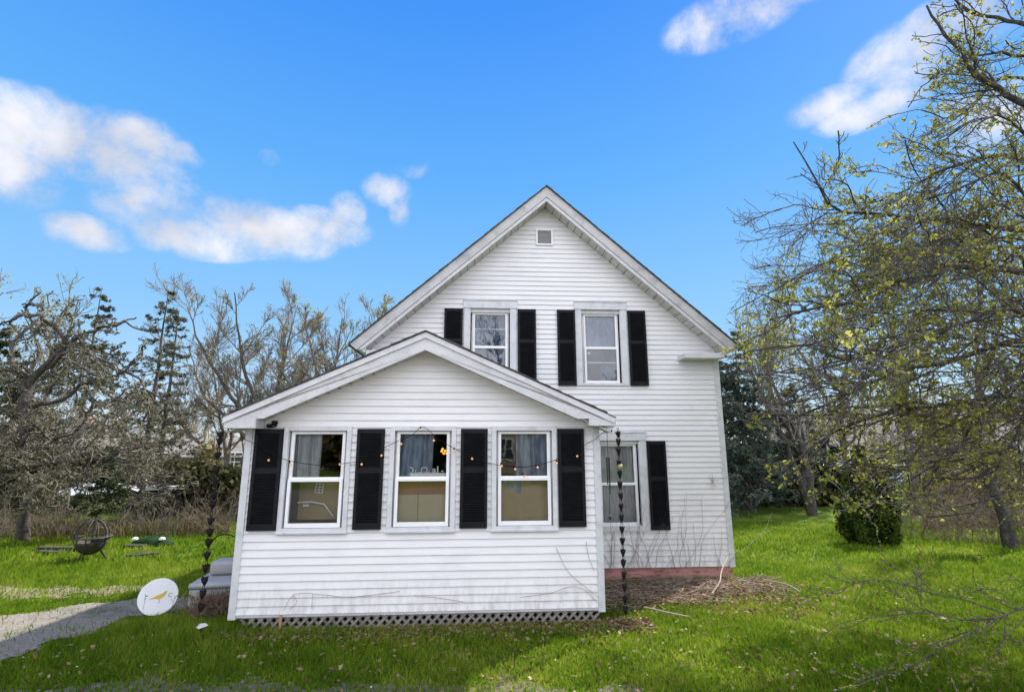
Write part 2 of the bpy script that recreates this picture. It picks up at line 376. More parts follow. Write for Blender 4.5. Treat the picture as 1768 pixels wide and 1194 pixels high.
def litter():
    n = 7500
    x = rs.uniform(-3.1, 1.5, n); y = 5.92 - np.abs(rs.normal(0, .20, n)) + .058 * x - .04
    m = 3200; x2 = rs.uniform(-4.5, 6, m); y2 = rs.uniform(4.2, 8.5, m)
    k = 1700; x3 = rs.uniform(1.1, 3.7, k); y3 = 6.2 + rs.rand(k) * 1.9 * np.clip(1 - (x3 - 1.1) / 12, 0, 1) 
    x = np.concatenate([x, x2, x3]); y = np.concatenate([y, y2, y3])
    P = np.stack([x, y, gz(x, y) + rs.uniform(.01, .045, len(x)) + np.where((x > 1.3) & (y > 6.5) & (y < 7.8), rs.rand(len(x)) * .08, 0)], -1)
    V, Fq = rand_quads(P, rs.uniform(.014, .042, len(x)), rs, .6)
    tag(np_mesh('fallen_leaves', V, Fq, M['litter'], col=rs.rand(len(x))), 'dry brown fallen leaves scattered over the front lawn', 'leaf litter', kind='stuff')
    n = 260
    x = rs.uniform(-6, 8, n); y = rs.uniform(4.2, 12, n)
    ok = ~inside(DRIVE, x, y) & ~((x > -3.2) & (x < 1.2) & (y > 5.7)) & ~((x > -2.6) & (x < 3.8) & (y > 8)); x, y = x[ok], y[ok]
    P = np.stack([x, y, gz(x, y) + rs.uniform(.04, .07, len(x))], -1)
    V, Fq = rand_quads(P, rs.uniform(.012, .022, len(x)), rs, .8, 1.)
    tag(np_mesh('small_flowers', V, Fq, M['dandelion'], col=rs.rand(len(x))), 'tiny white flowers dotted through the lawn', 'flowers', kind='stuff')
litter()

# =================================================================== HOUSE
TH = R(3.3677)
HO = (0, 5.8, 0)
house = tag(empty('house', HO, TH), 'white clapboard house with black shutters and a low gabled front porch', 'house')
HM = Matrix.Translation(HO) @ Matrix.Rotation(TH, 4, 'Z')
def hw(u, w_, z): return HM @ Vector((u, w_, z))
def label(o, s): o['label'] = s; return o

def siding(name, mapf, z0, z1, ex, left, right, openings, parent=house, mat='siding'):
    mb = MB(); z = z0; DT, DB = .003, .017
    while z < z1 - 1e-6:
        zt = min(z + ex, z1)
        cuts = sorted({z, zt} | {c for o in openings for c in (o[2], o[3]) if z < c < zt})
        def off(q): return DB + (DT - DB) * (q - z) / ex
        for i in range(len(cuts) - 1):
            a, b = cuts[i], cuts[i + 1]; mid = (a + b) / 2
            segs = [('L', 'R')]
            ops = sorted([o for o in openings if o[2] < mid < o[3]])
            edges = ['L']
            for o in ops: edges += [o[0], o[1]]
            edges.append('R')
            for j in range(0, len(edges), 2):
                l, r = edges[j], edges[j + 1]
                la, lb = (left(a), left(b)) if l == 'L' else (l, l)
                ra, rb = (right(a), right(b)) if r == 'R' else (r, r)
                if la >= ra: continue
                if lb > rb: lb = rb = (lb + rb) / 2
                mb.quad(mapf(la, a, off(a)), mapf(ra, a, off(a)), mapf(rb, b, off(b)), mapf(lb, b, off(b)))
                if i == 0: mb.quad(mapf(la, a, .001), mapf(ra, a, .001), mapf(ra, a, off(a)), mapf(la, a, off(a)))
        z = zt
    return mb.build(name, M[mat], parent)

PC, PZ, PS = -.9925, 2.96, .449           # porch gable centre, inner apex, slope
MC, MZ, MS = .714, 5.96, .88
PL, PR = -2.95, .989
ML, MR, MW = -2.178, 3.606, 2.29
MD = 10.2
pw = [(-2.18, .955, 2.093), (-1.01, .955, 2.093), (.137, .955, 2.093)]      # porch windows: centre, sill, head
ops_p = [(c - .36, c + .36, a + .01, b - .01) for c, a, b in pw]
siding('porch_wall', lambda a, z, o: (a, -o, z), .146, PZ, .0805,
       lambda z: max(PL, PC - (PZ - z) / PS), lambda z: min(PR, PC + (PZ - z) / PS), ops_p)
ops_m = [(-.66, .20, 2.85, 4.23), (1.20, 2.06, 2.85, 4.23), (1.38, 2.29, .56, 2.04), (.56, .85, 5.27, 5.55)]
siding('front_wall', lambda a, z, o: (a, MW - o, z), .006, MZ, .0838,
       lambda z: max(ML, MC - (MZ - z) / MS), lambda z: min(MR, MC + (MZ - z) / MS), ops_m)
siding('side_wall', lambda a, z, o: (MR + o, a, z), .006, 3.42, .0838, lambda z: MW, lambda z: MD, [])
siding('side_wall', lambda a, z, o: (ML - o, a, z), .006, 3.42, .0838, lambda z: MW, lambda z: MD, [])
siding('back_wall', lambda a, z, o: (a, MD + o, z), .006, MZ, .0838,
       lambda z: max(ML, MC - (MZ - z) / MS), lambda z: min(MR, MC + (MZ - z) / MS), [])
siding('porch_side_wall', lambda a, z, o: (PL - o, a, z), .146, 2.14, .0805, lambda z: 0, lambda z: MW - .02, [])
siding('porch_side_wall', lambda a, z, o: (PR + o, a, z), .146, 2.14, .0805, lambda z: 0, lambda z: MW - .02, [])
# corner boards
def corner(u0, u1, w0, w1, z0, z1): MB().box(u0, u1, w0, w1, z0, z1).build('corner_board', M['casing'], house, .004)
corner(PL - .022, PL + .055, -.024, .05, .10, 2.08); corner(PR - .055, PR + .022, -.024, .05, .10, 2.08)
corner(MR - .07, MR + .022, MW - .024, MW + .06, -.01, 3.28); corner(ML - .022, ML + .07, MW - .024, MW + .06, -.01, 3.28)
# foundation and sill skirt
fb = MB(); fb.box(ML + .02, MR - .02, MW + .012, MD - .02, -1.3, .004); fb.build('foundation', M['foundation'], house)
MB().box(PL, PR, .02, .07, .10, .15).box(PL, PR, -.006, .02, .118, .146).build('skirt_board', M['trim'], house)
# lattice under the porch, dark crawl space behind it
lb = MB(); x = PL - .3
while x < PR + .1:
    for s, ww in ((1, -.006), (-1, .008)):
        a, b, h = x, x + s * .2, .2
        if min(a, b) < PL - .02 or max(a, b) > PR + .02: continue
        lb.prism([(a - .018, -.06), (a + .018, -.06), (b + .018, .14), (b - .018, .14)], .012 + ww, .012 + ww + .012)
    x += .092
lb.build('lattice', M['lattice'], house)
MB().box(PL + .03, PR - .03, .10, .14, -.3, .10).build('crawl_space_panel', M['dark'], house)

# roofs: shingle slab, crown strip, fascia, soffit
def chev(mb, uc, zc, half, sl, t0, t1, w0, w1, cut=0., keepz=None):
    zb = zc - t1; hb = half - cut
    for s in (-1, 1):
        poly = [(uc, zc - t0), (uc, zb)]
        if keepz is not None and zb - sl * hb < keepz:
            poly += [(uc + s * (zb - keepz) / sl, keepz), (uc + s * half, keepz)]
        else: poly += [(uc + s * hb, zb - sl * hb)]
        poly += [(uc + s * half, zc - t0 - sl * half)]
        mb.prism(poly, w0, w1)
    return mb
def roof(uc, zc, half, sl, w0, w1, name):
    mb = MB()
    chev(mb, uc, zc, half + .012, sl, 0, .010, w0 - .015, w1)
    o = mb.build(name, M['shingle'], house)
    # ragged shingle edge lifting along the rake
    e = MB(); L = half * math.hypot(1, sl); n = int(L / .14); a = math.atan(sl)
    for s in (-1, 1):
        for i in range(n):
            d = (i + .5) * .14; x = uc + s * d * math.cos(a); z = zc - d * math.sin(a)
            Mx = Matrix.Translation((x, w0 + .06, z + .002)) @ Matrix.Rotation(s * (a - .035), 4, 'Y')
            e.box(-.072, .072, -.08 - random.random() * .008, .1, 0, .005 + random.random() * .006, Mx)
    e.build('shingle_edge', M['shingle'], o)
roof(PC, 3.145, 2.13, PS, -.262, MW - .02, 'porch_roof')
roof(MC, 6.215, 3.165, MS, 1.972, MD + .3, 'main_roof')
chev(MB(), PC, 3.134, 2.122, PS, 0, .064, -.268, -.24).build('crown_moulding', M['casing'], house)
chev(MB(), PC, 3.125, 2.112, PS, .0565, .192, -.250, -.222, keepz=2.166).build('rake_board', M['trim'], house)
sf = MB(); chev(sf, PC, 3.125, 2.08, PS, .160, .172, -.221, -.004)
for s in (-1, 1):
    for i in range(15):
        d = .10 + i * .125; u = PC + s * d; z = 2.952 - PS * d
        sf.prism([(u - .005, z - .003), (u + .005, z - .003 - s * 0), (u + .005, z - .012), (u - .005, z - .012)], -.215, -.03)
sf.build('soffit', M['soffit2'], house)
chev(MB(), MC, 6.204, 3.15, MS, 0, .184, 1.978, 2.01, cut=.11).build('rake_board', M['fascia'], house)
chev(MB(), MC, 6.185, 3.03, MS, .168, .236, 1.992, 2.03, cut=.08).build('rake_frieze', M['trim'], house)
sf = MB(); chev(sf, MC, 6.185, 2.95, MS, .215, .232, 2.031, MW - .004)
for s in (-1, 1):
    for i in range(26):
        d = .06 + i * .105; u = MC + s * d; z = 5.953 - MS * d
        sf.prism([(u - .006, z + .005 - s * MS * -.006), (u + .006, z + .005 - s * MS * .006), (u + .006, z - .009 - s * MS * .006), (u - .006, z - .009 - s * MS * -.006)], 2.035, MW - .02)
sf.build('soffit', M['soffit2'], house)
# boxed eaves of the main roof and the cornice returns
for s in (-1, 1):
    e = MB(); u0 = (MR if s > 0 else ML); u1 = MC + s * 3.13
    a, b = sorted((u0 + s * .016, u1))
    zb = 3.30; e.prism([(a, zb + (0 if s > 0 else .11)), (b, zb + (.11 if s > 0 else 0)), (b, 3.43), (a, 3.43)] , 2.012, MD + .28)
    e.build('eave_box', M['trim'], house)
def ret(u0, u1, w0, w1, z0, z1, hip):
    m = MB(); m.box(u0, u1, w0, w1, z0, z0 + (z1 - z0) * .72)
    m.add([(u0, w0, z0 + (z1 - z0) * .722), (u1, w0, z0 + (z1 - z0) * .722), (u1, w1, z0 + (z1 - z0) * .722), (u0, w1, z0 + (z1 - z0) * .722), (u0 + (hip if hip > 0 else 0), w0 + .09, z1), (u1 + (hip if hip < 0 else 0), w0 + .09, z1), (u1 + (hip if hip < 0 else 0), w1, z1), (u0 + (hip if hip > 0 else 0), w1, z1)],
          [(0, 1, 5, 4), (1, 2, 6, 5), (2, 3, 7, 6), (3, 0, 4, 7), (4, 5, 6, 7), (0, 3, 2, 1)])
    return m.build('cornice_return', M['trim'], house, .003)
ret(2.93, 3.60, 1.99, MW, 3.255, 3.36, .07); ret(-2.18, -1.51, 1.99, MW, 3.255, 3.36, -.07)
MB().box(-3.098, -2.772, -.252, 0, 2.063, 2.165).build('cornice_return', M['trim'], house, .003)
MB().box(.845, 1.138, -.252, 0, 2.088, 2.165).build('cornice_return', M['trim'], house, .003)
MB().box(-3.095, PL - .018, .0015, MW, 2.05, 2.164).build('eave_box', M['trim'], house); MB().box(PR + .018, 1.115, .0015, MW, 2.075, 2.164).build('eave_box', M['trim'], house)
# gutters
for s, u in ((-1, -3.10), (1, 1.125)):
    gm = MB(); p = [(0, 0), (s * .085, .0), (s * .115, .04), (s * .12, .10), (s * .11, .10), (s * .10, .045), (s * .078, .012), (0, .012)]
    gm.prism([(u + s * .004 + a, 2.07 + b) for a, b in p], .12, MW - .02)
    gm.build('gutter', M['gutter'], house)
dm = MB(); dm.tube([(-3.13, .9, 2.08), (-3.12, .9, 2.0), (-3.05, .95, 1.93), (-2.99, .95, 1.86), (-2.985, .95, 1.5), (-2.985, .95, .25)], .033, 8)
dm.build('downspout', M['gutter'], house)
# attic vent
vm = MB(); vm.box(.555, .585, MW - .035, MW - .001, 5.262, 5.56).box(.82, .85, MW - .035, MW - .001, 5.262, 5.56).box(.585, .82, MW - .035, MW - .001, 5.532, 5.56).box(.585, .82, MW - .035, MW - .001, 5.262, 5.288)
vent = vm.build('attic_vent', M['sash'], house)
MB().box(.585, .82, MW - .004, MW + .02, 5.289, 5.531).build('vent_back', M['trim'], vent)
sl = MB()
for i in range(11):
    z = 5.292 + i * .022
    sl.quad((.585, MW - .03, z), (.82, MW - .03, z), (.82, MW - .005, z + .02), (.585, MW - .005, z + .02))
sl.build('vent_louvre', M['trim'], vent)

# ---- windows
def window(c, z0, z1, w0, cas, ug, lg, glw, style, bars=()):
    """cas: casing half width; ug/lg: upper/lower glass z ranges; glw: glass half width"""
    m = MB(); f = w0 - .034; bk = w0 + .03; i = glw + .055
    if style == 'porch':
        m.box(c - cas, c - i, f, bk, z0, z1).box(c + i, c + cas, f, bk, z0, z1)
        m.box(c - i, c + i, f, bk, ug[1] + .035, z1).box(c - i, c + i, f, bk, z0, lg[0] - .05)
        m.box(c - cas - .006, c + cas + .006, f - .012, bk - .03, z0 - .012, z0 + .012)
    else:
        m.box(c - cas, c - i - .02, f, bk, z0, z1 - .127).box(c + i + .02, c + cas, f, bk, z0, z1 - .127)
        m.box(c - cas - .012, c + cas + .012, f - .01, bk, z1 - .126, z1).box(c - cas - .018, c + cas + .018, f - .02, bk, z1 + .001, z1 + .012)
        m.box(c - i - .02, c + i + .02, f, bk, z0, lg[0] - .045)
    win = m.build('window', M['casing'], house, .003)
    s = MB(); a = w0 - .006; b = w0 + .03
    if style != 'porch': a = w0 + .012; b = w0 + .05
    def frame(g, lo, a, b):
        s.box(c - glw - .034, c - glw, a, b, g[0] - lo, g[1] + .03).box(c + glw, c + glw + .034, a, b, g[0] - lo, g[1] + .03)
        s.box(c - glw, c + glw, a, b, g[1], g[1] + .03).box(c - glw, c + glw, a, b, g[0] - lo, g[0])
    frame(ug, .022, a + .012, b + .012); frame(lg, .045, a - .012, b - .014)
    for z in bars: s.box(c - glw, c + glw, w0 + .075, w0 + .095, z - .012, z + .012)
    s.build('sash', M['sash'], win, .002)
    gm = M['glass_up'] if style == 'upper' else M['glass']
    for g, dz in ((ug, .03), (lg, .006)):
        q = MB(); ww = (a + b) / 2 + dz - .01; q.quad((c - glw, ww, g[0]), (c + glw, ww, g[0]), (c + glw, ww, g[1]), (c - glw, ww, g[1]))
        q.build('pane', gm, win)
    # jamb return behind the glass
    for sg_ in (-1, 1):
        e0, e1 = sorted((c + sg_ * (glw + .035), c + sg_ * (glw + .055))); MB().box(e0, e1, bk + .012, w0 + .14, z0 + .05, z1 - .05).build('jamb', M['sash'], win)
    if style != 'porch': MB().box(c - i - .018, c + i + .018, w0 - .004, w0 + .06, ug[1] + .031, z1 - .128).build('head_jamb', M['trim'], win)
    return win
for c, a, b in pw: window(c, a, b, 0, .372, (1.535, 2.005), (1.05, 1.487), .264, 'porch')
window(-.229, 2.826, 4.243, MW, .438, (3.487, 4.02), (2.914, 3.44), .254, 'upper', (3.785,))
window(1.637, 2.826, 4.243, MW, .438, (3.487, 4.02), (2.914, 3.44), .254, 'upper', (3.225,))
window(1.836, .54, 2.062, MW, .462, (1.275, 1.85), (.67, 1.235), .268, 'upper2')

# ---- louvred shutters, each a part of the house
def shutter_mesh(h):
    m = MB(); wd = .152
    m.box(-wd, -wd + .035, -.02, .012, 0, h).box(wd - .035, wd, -.02, .012, 0, h)
    for z0, z1 in ((0, .07), (h * .55, h * .55 + .055), (h - .05, h)): m.box(-wd + .035, wd - .035, -.018, .012, z0, z1)
    z = .075
    while z < h - .07:
        if not (h * .55 - .02 < z < h * .55 + .055):
            m.box(-wd + .035, wd - .035, -.003, .003, 0, .03, Matrix.Translation((0, -.004, z)) @ Matrix.Rotation(.6, 4, 'X'))
        z += .026
    m.box(-wd + .035, wd - .035, .008, .011, .06, h - .04)
    return m
protos = {}
def shutter(c, z0, z1, w0):
    k = round(z1 - z0, 2)
    if k not in protos:
        o = shutter_mesh(z1 - z0).build('shutter', M['shutter'], house); protos[k] = o
    else:
        o = protos[k].copy(); C.objects.link(o); o.parent = house
    o.location = (c, w0 - .032, z0)
for u in (-2.708, -1.592, -.434, .672): shutter(u, .985, 2.062, 0)
for u in (-.838, .382, 1.045, 2.25): shutter(u, 2.828, 4.107, MW)
shutter(2.466, .56, 1.928, MW)

# ---- rooms behind the glass
M['room'] = material('room_wall', (.10, .095, .085), (.06, .055, .05), 2, .9)
M['room_floor'] = material('room_floor', (.10, .06, .035), (.07, .045, .03), 2, .7)
M['porch_room'] = material('dim_room_wall', (.09, .075, .055), (.06, .05, .04), 2, .85)
rm = MB()
def room(u0, u1, w0, w1, z0, z1, m):
    m.quad((u0, w1, z0), (u1, w1, z0), (u1, w1, z1), (u0, w1, z1)); m.quad((u0, w0, z0), (u0, w1, z0), (u0, w1, z1), (u0, w0, z1))
    m.quad((u1, w0, z0), (u1, w1, z0), (u1, w1, z1), (u1, w0, z1)); m.quad((u0, w0, z1), (u1, w0, z1), (u1, w1, z1), (u0, w1, z1))
    m.quad((u0, w0, z0), (u1, w0, z0), (u1, w1, z0), (u0, w1, z0))
room(-.95, 2.35, MW + .14, MW + 2.6, 2.6, 4.25, rm); room(1.2, 3.5, MW + .14, MW + 2.6, .1, 2.4, rm)
rm.build('interior_wall', M['room'], house)
pr = MB(); room(PL + .04, PR - .04, .16, MW - .06, .16, 2.12, pr); pr.build('porch_interior_wall', M['porch_room'], house)

def thing(o, lab, cat, group=None): return tag(o, lab, cat, group)
def cloth(u0, u1, z0, z1, w_, folds, amp, n=60, tiltu=0.):
    x = np.linspace(0, 1, n); V = []; 
    for zz in np.linspace(0, 1, 8):
        for a in x:
            p = hw(u0 + (u1 - u0) * a + tiltu * (1 - zz), w_ + amp * math.sin(a * folds * 6.283 + 1.5 * math.sin(zz * 2)) * (1.1 - .4 * zz) + .01 * math.sin(a * 31), z0 + (z1 - z0) * zz)
            V.append(tuple(p))
    idx = np.arange(8 * n).reshape(8, n)
    return V, np.stack([idx[:-1, :-1], idx[:-1, 1:], idx[1:, 1:], idx[1:, :-1]], -1).reshape(-1, 4)
def curtain(lab, u0, u1, z0, z1, w_, folds=5, amp=.018, mat='curtain', tiltu=0.):
    V, Fq = cloth(u0, u1, z0, z1, w_, folds, amp, tiltu=tiltu)
    return thing(np_mesh('curtain', V, Fq, M[mat], smooth=True), lab, 'curtain')
M['curtain_blue'] = material('pale_blue_curtain', (.12, .19, .28), (.06, .11, .18), 6, .9, stretch=(4, 4, 1))
M['curtain_bright'] = material('white_sheer', (.27, .34, .42), (.15, .20, .27), 5, .9, stretch=(3, 3, 1))
M['glow'] = bpy.data.materials.new('lamp_glow'); M['glow'].use_nodes = True
_p = M['glow'].node_tree.nodes['Principled BSDF']; _p.inputs['Base Color'].default_value = (1, .45, .08, 1); _p.inputs['Emission Color'].default_value = (1, .42, .06, 1); _p.inputs['Emission Strength'].default_value = .8
M['teal'] = bpy.data.materials.new('teal_glow'); M['teal'].use_nodes = True
_p = M['teal'].node_tree.nodes['Principled BSDF']; _p.inputs['Base Color'].default_value = (.02, .4, .4, 1); _p.inputs['Emission Color'].default_value = (.02, .5, .5, 1); _p.inputs['Emission Strength'].default_value = .5
curtain('pale sheer curtain in the upper part of the leftmost porch window', -2.46, -2.17, 1.49, 2.02, .09, 3)
curtain('white drapes hung slantwise in the middle porch window', -1.30, -.90, 1.50, 2.02, .10, 2, .03, 'curtain_bright', -.02)
curtain('white drapes in the upper part of the rightmost porch window', .05, .42, 1.48, 2.02, .10, 3, .03, 'curtain_bright')
curtain('pale curtain filling the left half of the left upstairs window', -.49, -.26, 3.1, 4.02, MW + .12, 2, .012, 'curtain_bright')
curtain('blue grey curtain in the right half of the left upstairs window', -.26, .035, 2.9, 4.02, MW + .15, 4, .015, 'curtain_blue')
curtain('white curtain in the upper part of the right upstairs window', 1.37, 1.90, 3.47, 4.02, MW + .12, 4, .012, 'curtain_bright')
curtain('pale blue curtain low in the right upstairs window', 1.65, 1.90, 2.9, 3.21, MW + .13, 3, .015, 'curtain_blue')
curtain('grey white lace curtain in the ground floor window beside the porch', 1.55, 2.12, .66, 1.86, MW + .11, 6, .012, 'curtain')
# board panels leaning behind the lower sashes
M['orange'] = material('brown_cardboard', (.30, .15, .05), (.24, .13, .05), 3, .8)
M['sage'] = material('sage_panel', (.45, .42, .26), (.39, .365, .23), 2.5, .85)
def panel(nm, lab, u0, u1, z0, z1, w_, mat, cat='panel', dw=.012):
    o = MB().box(u0, u1, w_, w_ + dw, z0, z1).build(nm, M[mat]); o.matrix_world = HM; return thing(o, lab, cat)
panel('cardboard_panel', 'brown cardboard strip behind the lower sash of the middle porch window', -1.29, -.73, 1.335, 1.49, .11, 'orange')
panel('window_panel', 'sage green panel in the left half of the middle porch window', -1.29, -1.065, 1.04, 1.333, .10, 'sage')
panel('window_panel', 'sage green panel in the right half of the middle porch window', -1.06, -.73, 1.04, 1.333, .105, 'sage')
panel('window_panel', 'olive panel behind the lower sash of the rightmost porch window', -.14, .41, 1.04, 1.485, .12, 'olive')
panel('window_panel', 'olive wall panel behind the lower sash of the leftmost porch window', -2.47, -1.90, 1.04, 1.5, .35, 'olive')
# white gridded window sheets seen through the leftmost porch window
for (u, z, ww, hh, rot, lab) in ((-2.235, 1.39, .085, .10, .08, 'small white six pane frame left inside the leftmost porch window'), (-1.95, 1.35, .10, .17, .05, 'taller white six pane frame right inside the leftmost porch window')):
    m = MB()
    for i in range(3): m.box(-ww / 2 + i * ww / 2 - .005, -ww / 2 + i * ww / 2 + .005, -.005, .005, -hh / 2, hh / 2)
    for i in range(4): m.box(-ww / 2, ww / 2, -.0065, -.0045, -hh / 2 + i * hh / 3 - .005, -hh / 2 + i * hh / 3 + .005)
    o = m.build('grid_frame', M['sash']); o.matrix_world = HM @ Matrix.Translation((u, .33, z)) @ Matrix.Rotation(rot, 4, 'Y'); thing(o, lab, 'frame')
m = MB(); m.tube([(-2.46, .30, 1.235), (-2.30, .30, 1.24), (-2.16, .30, 1.215), (-2.08, .30, 1.12), (-2.05, .30, 1.08)], .010, 6); m.box(-2.4, -2.33, .296, .304, 1.19, 1.215)
o = m.build('chair_arm', M['sash']); o.matrix_world = HM; thing(o, 'white bent rail low inside the leftmost porch window', 'rail')
m = MB(); m.quad((-.02, .11, 1.46), (.11, .11, 1.47), (.105, .11, 1.33), (.03, .115, 1.37))
m.quad((-.11, .112, 1.46), (-.06, .112, 1.47), (.02, .113, 1.37), (-.0, .112, 1.36))
o = m.build('paper_sheet', M['curtain_bright']); o.matrix_world = HM; thing(o, 'folded white paper behind the lower sash of the rightmost porch window', 'paper')
# star lamp, lettering
m = MB(); cs = [(0, 0), (.035, .01), (-.03, .02), (.02, -.03), (-.015, -.03), (.06, -.02), (-.04, -.005)]
for a, b in cs: m.lathe([(.001, -.014), (.012, -.008), (.014, 0), (.012, .008), (.001, .014)], (-.775 + a, .16, 1.815 + b), 8)
o = m.build('amber_lamp', M['glow']); o.matrix_world = HM; thing(o, 'cluster of amber lamps glowing inside the middle porch window', 'lamp')
m = MB().lathe([(.001, -.02), (.016, -.01), (.02, 0), (.016, .01), (.001, .02)], (1.47, MW + .2, 3.41), 10)
o = m.build('teal_lamp', M['teal']); o.matrix_world = HM; thing(o, 'small teal light inside the right upstairs window', 'lamp')

def text_mesh(txt, size, depth=.003, bold=0.):
    cu = bpy.data.curves.new('t', 'FONT'); cu.body = txt; cu.size = size; cu.extrude = depth; cu.offset = bold; cu.align_x = 'CENTER'
    ob = bpy.data.objects.new('t', cu); C.objects.link(ob); bpy.context.view_layer.update()
    me = bpy.data.meshes.new_from_object(ob.evaluated_get(bpy.context.evaluated_depsgraph_get())); bpy.data.objects.remove(ob)
    return me
lg = thing(empty('word_sign'), 'white word sign standing on the meeting rail of the middle porch window', 'sign'); lg.matrix_world = HM @ Matrix.Translation((-.98, .075, 1.515))
MB().box(-.21, .25, -.004, .004, 0, .055).build('sign_base', M['sash'], lg)
for txt, u, z, s in (('D', -.175, .05, .105), ('i', -.115, .045, .07), ('r', -.075, .03, .08), ('.', .035, .06, .08), ('a', .09, .05, .115), ('l', .132, .05, .115), ('e', .185, .05, .065)):
    me = text_mesh(txt, s, .003, .002); me.materials.append(M['white']); o = bpy.data.objects.new('letter', me); C.objects.link(o); o.parent = lg
    o.location = (u, -.002, z); o.rotation_euler = (R(90), 0, 0)
m = MB(); th = np.linspace(0, 6.283, 17)[:-1]; m.tube([(-.02 + .032 * math.cos(a), -.002, .085 + .036 * math.sin(a)) for a in th], .008, 6, True); m.build('letter', M['white'], lg)
# heart shape hanging in the ring
m = MB(); hp_ = [(.016 * math.sin(a) ** 3 * 1.1, (.013 * math.cos(a) - .005 * math.cos(2 * a) - .002 * math.cos(3 * a))) for a in np.linspace(0, 6.283, 24)[:-1]]
m.prism([(-.02 + a, .087 + b) for a, b in hp_], -.005, .001); m.build('heart', M['rust'], lg)

# flood lamp under the porch gable
fl = MB(); fl.box(-2.745, -2.69, -.045, -.016, 2.075, 2.115).lathe([(.012, 0), (.03, .015), (.032, .05), (.026, .055)], (-2.655, -.055, 2.095), 12)
fl.tube([(-2.70, -.04, 2.09), (-2.67, -.05, 2.082), (-2.64, -.05, 2.09), (-2.625, -.05, 2.13)], .007, 6)
fl.build('flood_lamp', M['metal_black'], house, 0)

# ---- string lights across the porch windows
def px_on(px, py, wloc):
    """hit the plane w=wloc in house coordinates"""
    P = at(px, py, 1.) - np.array([0, 0, CAM_H]); o = np.array([0, 0, CAM_H]); O = np.array(HO); ew = np.array([-math.sin(TH), math.cos(TH), 0])
    k = ((O - o) @ ew + wloc) / (P @ ew); return o + k * P
spt = [(383, 752), (400, 752), (440, 765), (487, 791), (545, 802), (590, 800), (630, 792), (672, 768), (712, 750), (730, 736), (757, 757), (800, 782), (850, 800), (905, 806), (960, 793), (1008, 768), (1027, 758), (1045, 744), (1058, 742)]
raw = [px_on(a, b, -.075) for a, b in spt]
def catmull(P, m=5):
    P = np.array(P); Q = np.vstack([2 * P[0] - P[1], P, 2 * P[-1] - P[-2]]); out = []
    for i in range(1, len(Q) - 2):
        for t in np.arange(m) / m:
            a, b, c, d = Q[i - 1], Q[i], Q[i + 1], Q[i + 2]
            out.append(.5 * ((2 * b) + (-a + c) * t + (2 * a - 5 * b + 4 * c - d) * t * t + (-a + 3 * b - 3 * c + d) * t ** 3))
    out.append(Q[-2]); return np.array(out)
cord = catmull(raw)
sl_root = thing(empty('string_light', tuple(cord[0])), 'string of warm bulbs on a black cord looped across the porch front', 'string lights')
MB().tube(cord - cord[0], .0032, 5).build('cord', M['metal_black'], sl_root)
M['bulb'] = bpy.data.materials.new('warm_bulb'); M['bulb'].use_nodes = True
_p = M['bulb'].node_tree.nodes['Principled BSDF']; _p.inputs['Base Color'].default_value = (.8, .45, .25, 1); _p.inputs['Emission Color'].default_value = (1, .45, .18, 1); _p.inputs['Emission Strength'].default_value = .07; _p.inputs['Roughness'].default_value = .2
bm_ = MB().lathe([(.002, -.030), (.009, -.025), (.0125, -.016), (.010, -.005), (.006, 0)], (0, 0, -.012), 10)
sk_ = MB().lathe([(.008, -.014), (.009, .004), (.003, .014)], (0, 0, 0), 8)
bp_ = None
for a, b in ((465, 790), (500, 797), (587, 797), (624, 797), (660, 782), (694, 762), (726, 738), (750, 756), (784, 774), (813, 788), (865, 800), (888, 806), (903, 818), (926, 803), (961, 795), (997, 783), (398, 748), (1056, 744)):
    p = px_on(a, b, -.075)
    if bp_ is None:
        bp_ = bm_.build('bulb', M['bulb'], sl_root); sk0 = sk_.build('socket', M['metal_black'], bp_); q = bp_
    else:
        q = bp_.copy(); C.objects.link(q); k = sk0.copy(); C.objects.link(k); q.parent = sl_root; k.parent = q
    q.location = Vector(p) - sl_root.location; q.rotation_euler = (random.uniform(-.5, .5), random.uniform(-.6, .6), 0)

# ---- rain chains
cup_m = MB(); k = 12
cup_m.lathe([(.008, -.075), (.016, -.062), (.038, -.038), (.046, 0), (.042, 0), (.034, -.034), (.010, -.055)], (0, 0, 0), k)
for i, (vi) in enumerate(range(3 * k, 4 * k)):
    x, y, z = cup_m.v[vi]; 
    if i % 3 == 0: cup_m.v[vi] = (x * 1.2, y * 1.2, z + .012)
def rain_chain(name_lab, top, zs, wide):
    r_ = thing(empty('rain_chain', top), name_lab, 'rain chain', 'rain chains at the porch corners')
    c = MB(); n = int((top[2] - zs[-1]) / .03)
    for s in (-1, 1):
        c.tube([(s * .008, 0, 0), (s * .011, 0, (zs[-1] - top[2]) * .5), (s * .008, 0, zs[-1] - top[2] + .02)], .0028, 5)
    for i in range(n):
        if i % 2 == 0: c.tube([(-.011, 0, -i * .03), (.011, 0, -i * .03 - .01)], .003, 4)
    c.build('chain', M['metal_black'], r_)
    f = None
    for z in zs:
        if f is None: q = f = cup_m.build('cup', M['metal_black'], r_)
        else: q = f.copy(); C.objects.link(q); q.parent = r_
        q.location = (0, 0, z - top[2]); q.rotation_euler = (random.uniform(-.12, .12), random.uniform(-.12, .12), random.random() * 6); q.scale = (wide, wide, 1)
    return r_
t1 = hw(-3.15, -.21, 2.06); t2 = hw(1.18, -.20, 2.065)
def chain_zs(px0, py0, ylist):
    out = []
    for y in ylist:
        P = at(px0 + (y - 745) * (-.083 if px0 < 800 else .049), y, t1.y if px0 < 800 else t2.y); out.append(float(P[2]))
    return out
rain_chain('black cup rain chain hanging from the left end of the porch gutter', t1, chain_zs(380, 745, [746, 757, 781, 806, 828, 849, 866, 894, 914, 931, 953, 975, 997, 1020, 1043]), .72)
